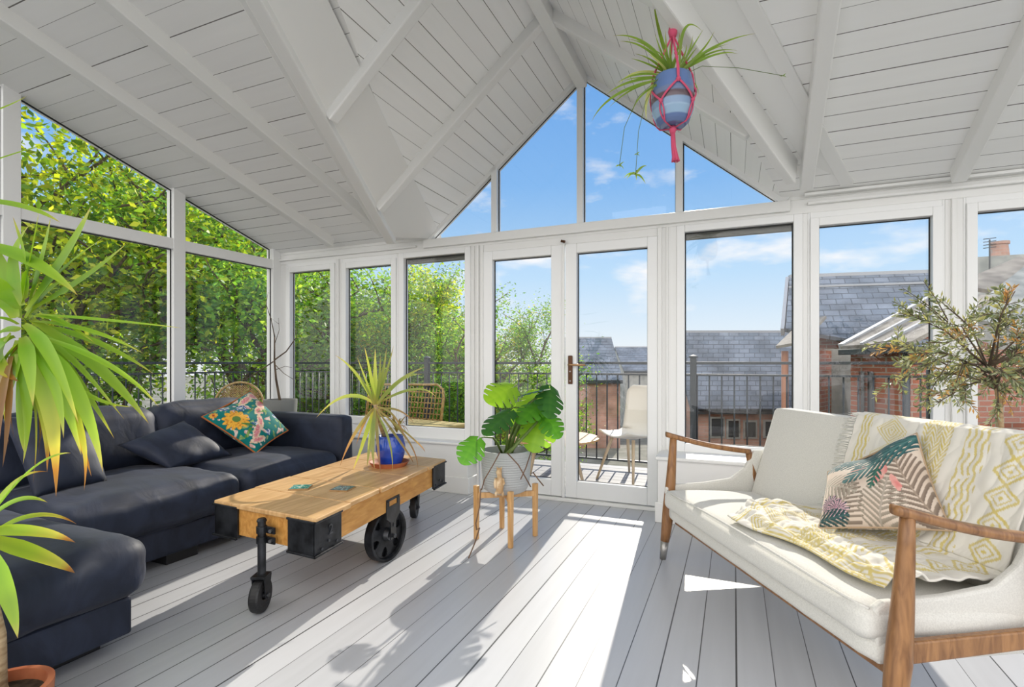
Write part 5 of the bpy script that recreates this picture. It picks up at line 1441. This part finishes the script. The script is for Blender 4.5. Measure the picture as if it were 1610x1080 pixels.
for m_, t_, w_, cl in [((330, 240), (150, 197), .020, SPG), ((340, 275), (185, 226), .018, SPG), ((370, 335), (270, 294), .014, SPG), ((350, 355), (248, 320), .014, SPG), ((300, 408), (172, 458), .016, SPG), ((260, 447), (115, 520), .018, SPG), ((200, 505), (35, 666), .018, SPG), ((330, 505), (258, 618), .012, SPG),
 ((412, 200), (374, -5), .022, SPG), ((425, 300), (380, 180), .014, SPG), ((580, 270), (648, 160), .010, SPG), ((620, 300), (709, 168), .014, SPG), ((700, 262), (938, 183), .016, SPG), ((690, 308), (840, 297), .015, SPG), ((680, 295), (838, 280), .013, SPG), ((535, 320), (556, 240), .012, SPG), ((590, 450), (622, 520), .010, SPG), ((352, 505), (337, 666), .024, SPP),
 ((450, 300), (440, 160), .014, SPG), ((500, 300), (520, 170), .014, SPG), ((300, 395), (180, 470), .014, SPP), ((560, 330), (620, 250), .012, SPG), ((400, 310), (310, 240), .014, SPG), ((470, 320), (470, 220), .016, SPG), ((360, 270), (230, 215), .014, SPG), ((385, 350), (300, 300), .013, SPG), ((320, 425), (210, 440), .012, SPG), ((280, 480), (130, 590), .013, SPG), ((640, 330), (760, 290), .013, SPG), ((600, 340), (690, 260), .012, SPG), ((560, 300), (590, 190), .012, SPG), ((430, 320), (350, 260), .013, SPG), ((400, 340), (340, 290), .016, SPP), ((640, 300), (790, 240), .012, SPG), ((490, 330), (540, 250), .015, SPG), ((455, 340), (420, 250), .013, SPG)]:
    dt = rp_.uniform(-.10, .07); k = MB()
    ribbon(k, z7(480 + rp_.uniform(-25, 25), 425, HT), z7(*m_, HT + dt * .6), z7(*t_, HT + dt), w_ * .85, cl, 14, .35, CAMF); k.build('leaf', M_leaf, o, smooth=True)
k = MB(); ribbon(k, z7(520, 400, 2.28), z7(545, 160, 2.26), z7(645, 175, 2.25), .014, SPG, 16, .3, CAMF); k.build('leaf', M_leaf, o, smooth=True)
for pts in ([(540, 410, 2.27), (640, 362, 2.25), (840, 372, 2.25), (1000, 400, 2.25), (1090, 416, 2.25)], [(400, 430, 2.24), (330, 560, 2.20), (292, 720, 2.20), (284, 840, 2.20), (276, 955, 2.20)], [(395, 435, 2.24), (290, 530, 2.19), (215, 700, 2.18), (188, 905, 2.18)]):
    MB().tube([z7(*p) for p in pts], .0013, 5).build('runner', M_stem, o, smooth=True)
for c_, sz in (((276, 958, 2.20), .05), ((190, 908, 2.18), .02), ((1086, 416, 2.25), .012), ((284, 845, 2.20), .012)):
    b_ = z7(*c_); k = MB()
    for i in range(7):
        a = i * .9 + .4; e = b_ + V((math.cos(a) * sz, math.sin(a) * sz * .6, (.7 - .28 * i) * sz))
        ribbon(k, b_, b_.lerp(e, .5) + V((0, 0, sz * .25)), e, sz * .16 + .002, SPG, 6, .3, CAMF)
    k.build('plantlet', M_leaf, o, smooth=True)
tag(o, None, None)
h = thing('macrame_hanger', 'pink knotted cord hanger with tassel holding the blue striped pot', 'plant hanger', axis(zb))
hk = z7(455, 95); ktop = V((PX, PY, z7(470, 150).z))
topz = hk.z + .035
k = MB()
k.tube([axis(topz + .03), axis(topz - .01), axis(ktop.z - .01)], [.007, .009, .016], 10)
k.tube([axis(ktop.z + .01), axis(ktop.z - .02), axis(ktop.z - .045)], [.014, .021, .014], 10)
k.build('top_knot', M_pink, h, smooth=True)
def rad(z): 
    t = max(0, min(1, (z - zb) / hpz)); 
    for (r0, z0), (r1, z1) in zip(prf[1:6], prf[2:7]):
        if z0 <= t * hpz <= z1: return r0 + (r1 - r0) * (t * hpz - z0) / (z1 - z0) + .006
    return .08
def rim_pt(a, z, r_=None): rr_ = r_ or rad(z); return V((PX + rr_ * math.cos(a), PY + rr_ * math.sin(a), z))
zN1, zN2 = zb + hpz * .56, zb + hpz * .24
for i in range(4):
    a = R(20 + 90 * i); k = MB()
    for off in (-.07, .07):
        p = [axis(ktop.z - .03)]
        for j in range(1, 9):
            f_ = j / 8; z_ = ktop.z - .03 + (zt + .008 - ktop.z + .03) * f_
            p.append(V((PX + (.086 * f_) * math.cos(a + off * math.cos(f_ * 20)), PY + (.086 * f_) * math.sin(a + off * math.cos(f_ * 20)), z_)))
        p += [rim_pt(a + off * .3, zb + hpz * .82), rim_pt(a, zN1 + hpz * .18)]
        k.tube(p, .0042, 6)
    k.lathe([(0, -.012), (.009, -.006), (.010, .004), (0, .012)], rim_pt(a, zN1 + hpz * .18), 10)
    k.build('cord', M_pink, h, smooth=True)
    k = MB()
    for sg in (-1, 1):
        for o2 in (-.02, .02):
            arc = [rim_pt(a + sg * R(45) * f_ + o2, zN1 + hpz * .18 - (zN1 + hpz * .18 - zN2 - .03) * f_ ** 1.1) for f_ in np.linspace(0, 1, 9)]
            k.tube(arc, .0032, 6)
        arc = [rim_pt(a + R(45) + sg * R(30) * 0 + sg * R(6) * math.sin(f_ * 3.1), zN2 + .03 - (zN2 + .03 - zb - .002) * f_) for f_ in np.linspace(0, 1, 6)] + [axis(zb - .012)]
        k.tube(arc, .0032, 6)
    k.lathe([(0, -.010), (.008, -.005), (.009, .003), (0, .010)], rim_pt(a + R(45), zN2 + .03), 10)
    k.build('net_cord', M_pink, h, smooth=True)
k = MB(); k.tube([axis(zb - .002), axis(zb - .018), axis(zb - .035)], [.012, .016, .010], 12)
k.build('bottom_knot', M_pink, h, smooth=True)
k = MB()
for i in range(12):
    a = i * 2.4; r_ = .004 + .008 * (i / 12) ** .5
    k.tube([axis(zb - .03) + V((r_ * .6 * math.cos(a), r_ * .6 * math.sin(a), 0)), axis(zb - .09) + V((.003 + r_ * .7 * math.cos(a), r_ * .7 * math.sin(a), 0)), axis(zb - .135) + V((.010 + r_ * math.cos(a), r_ * math.sin(a), 0)), axis(zb - .158) + V((.012 + r_ * 1.5 * math.cos(a), r_ * 1.5 * math.sin(a), 0))], .0042, 6)
k.build('tassel', M_pink, h, smooth=True)
ztop = min(zm(PY), 9) if not (vL(PY) < PX < vR(PY)) else zg(PX)
k = MB(); k.tube([axis(topz + .02), axis(ztop - .0)], .0022, 6); k.lathe([(0, -.01), (.012, -.008), (.012, 0), (0, 0)], axis(ztop), 12)
k.build('ceiling_hook', M_bronze, h, smooth=True)
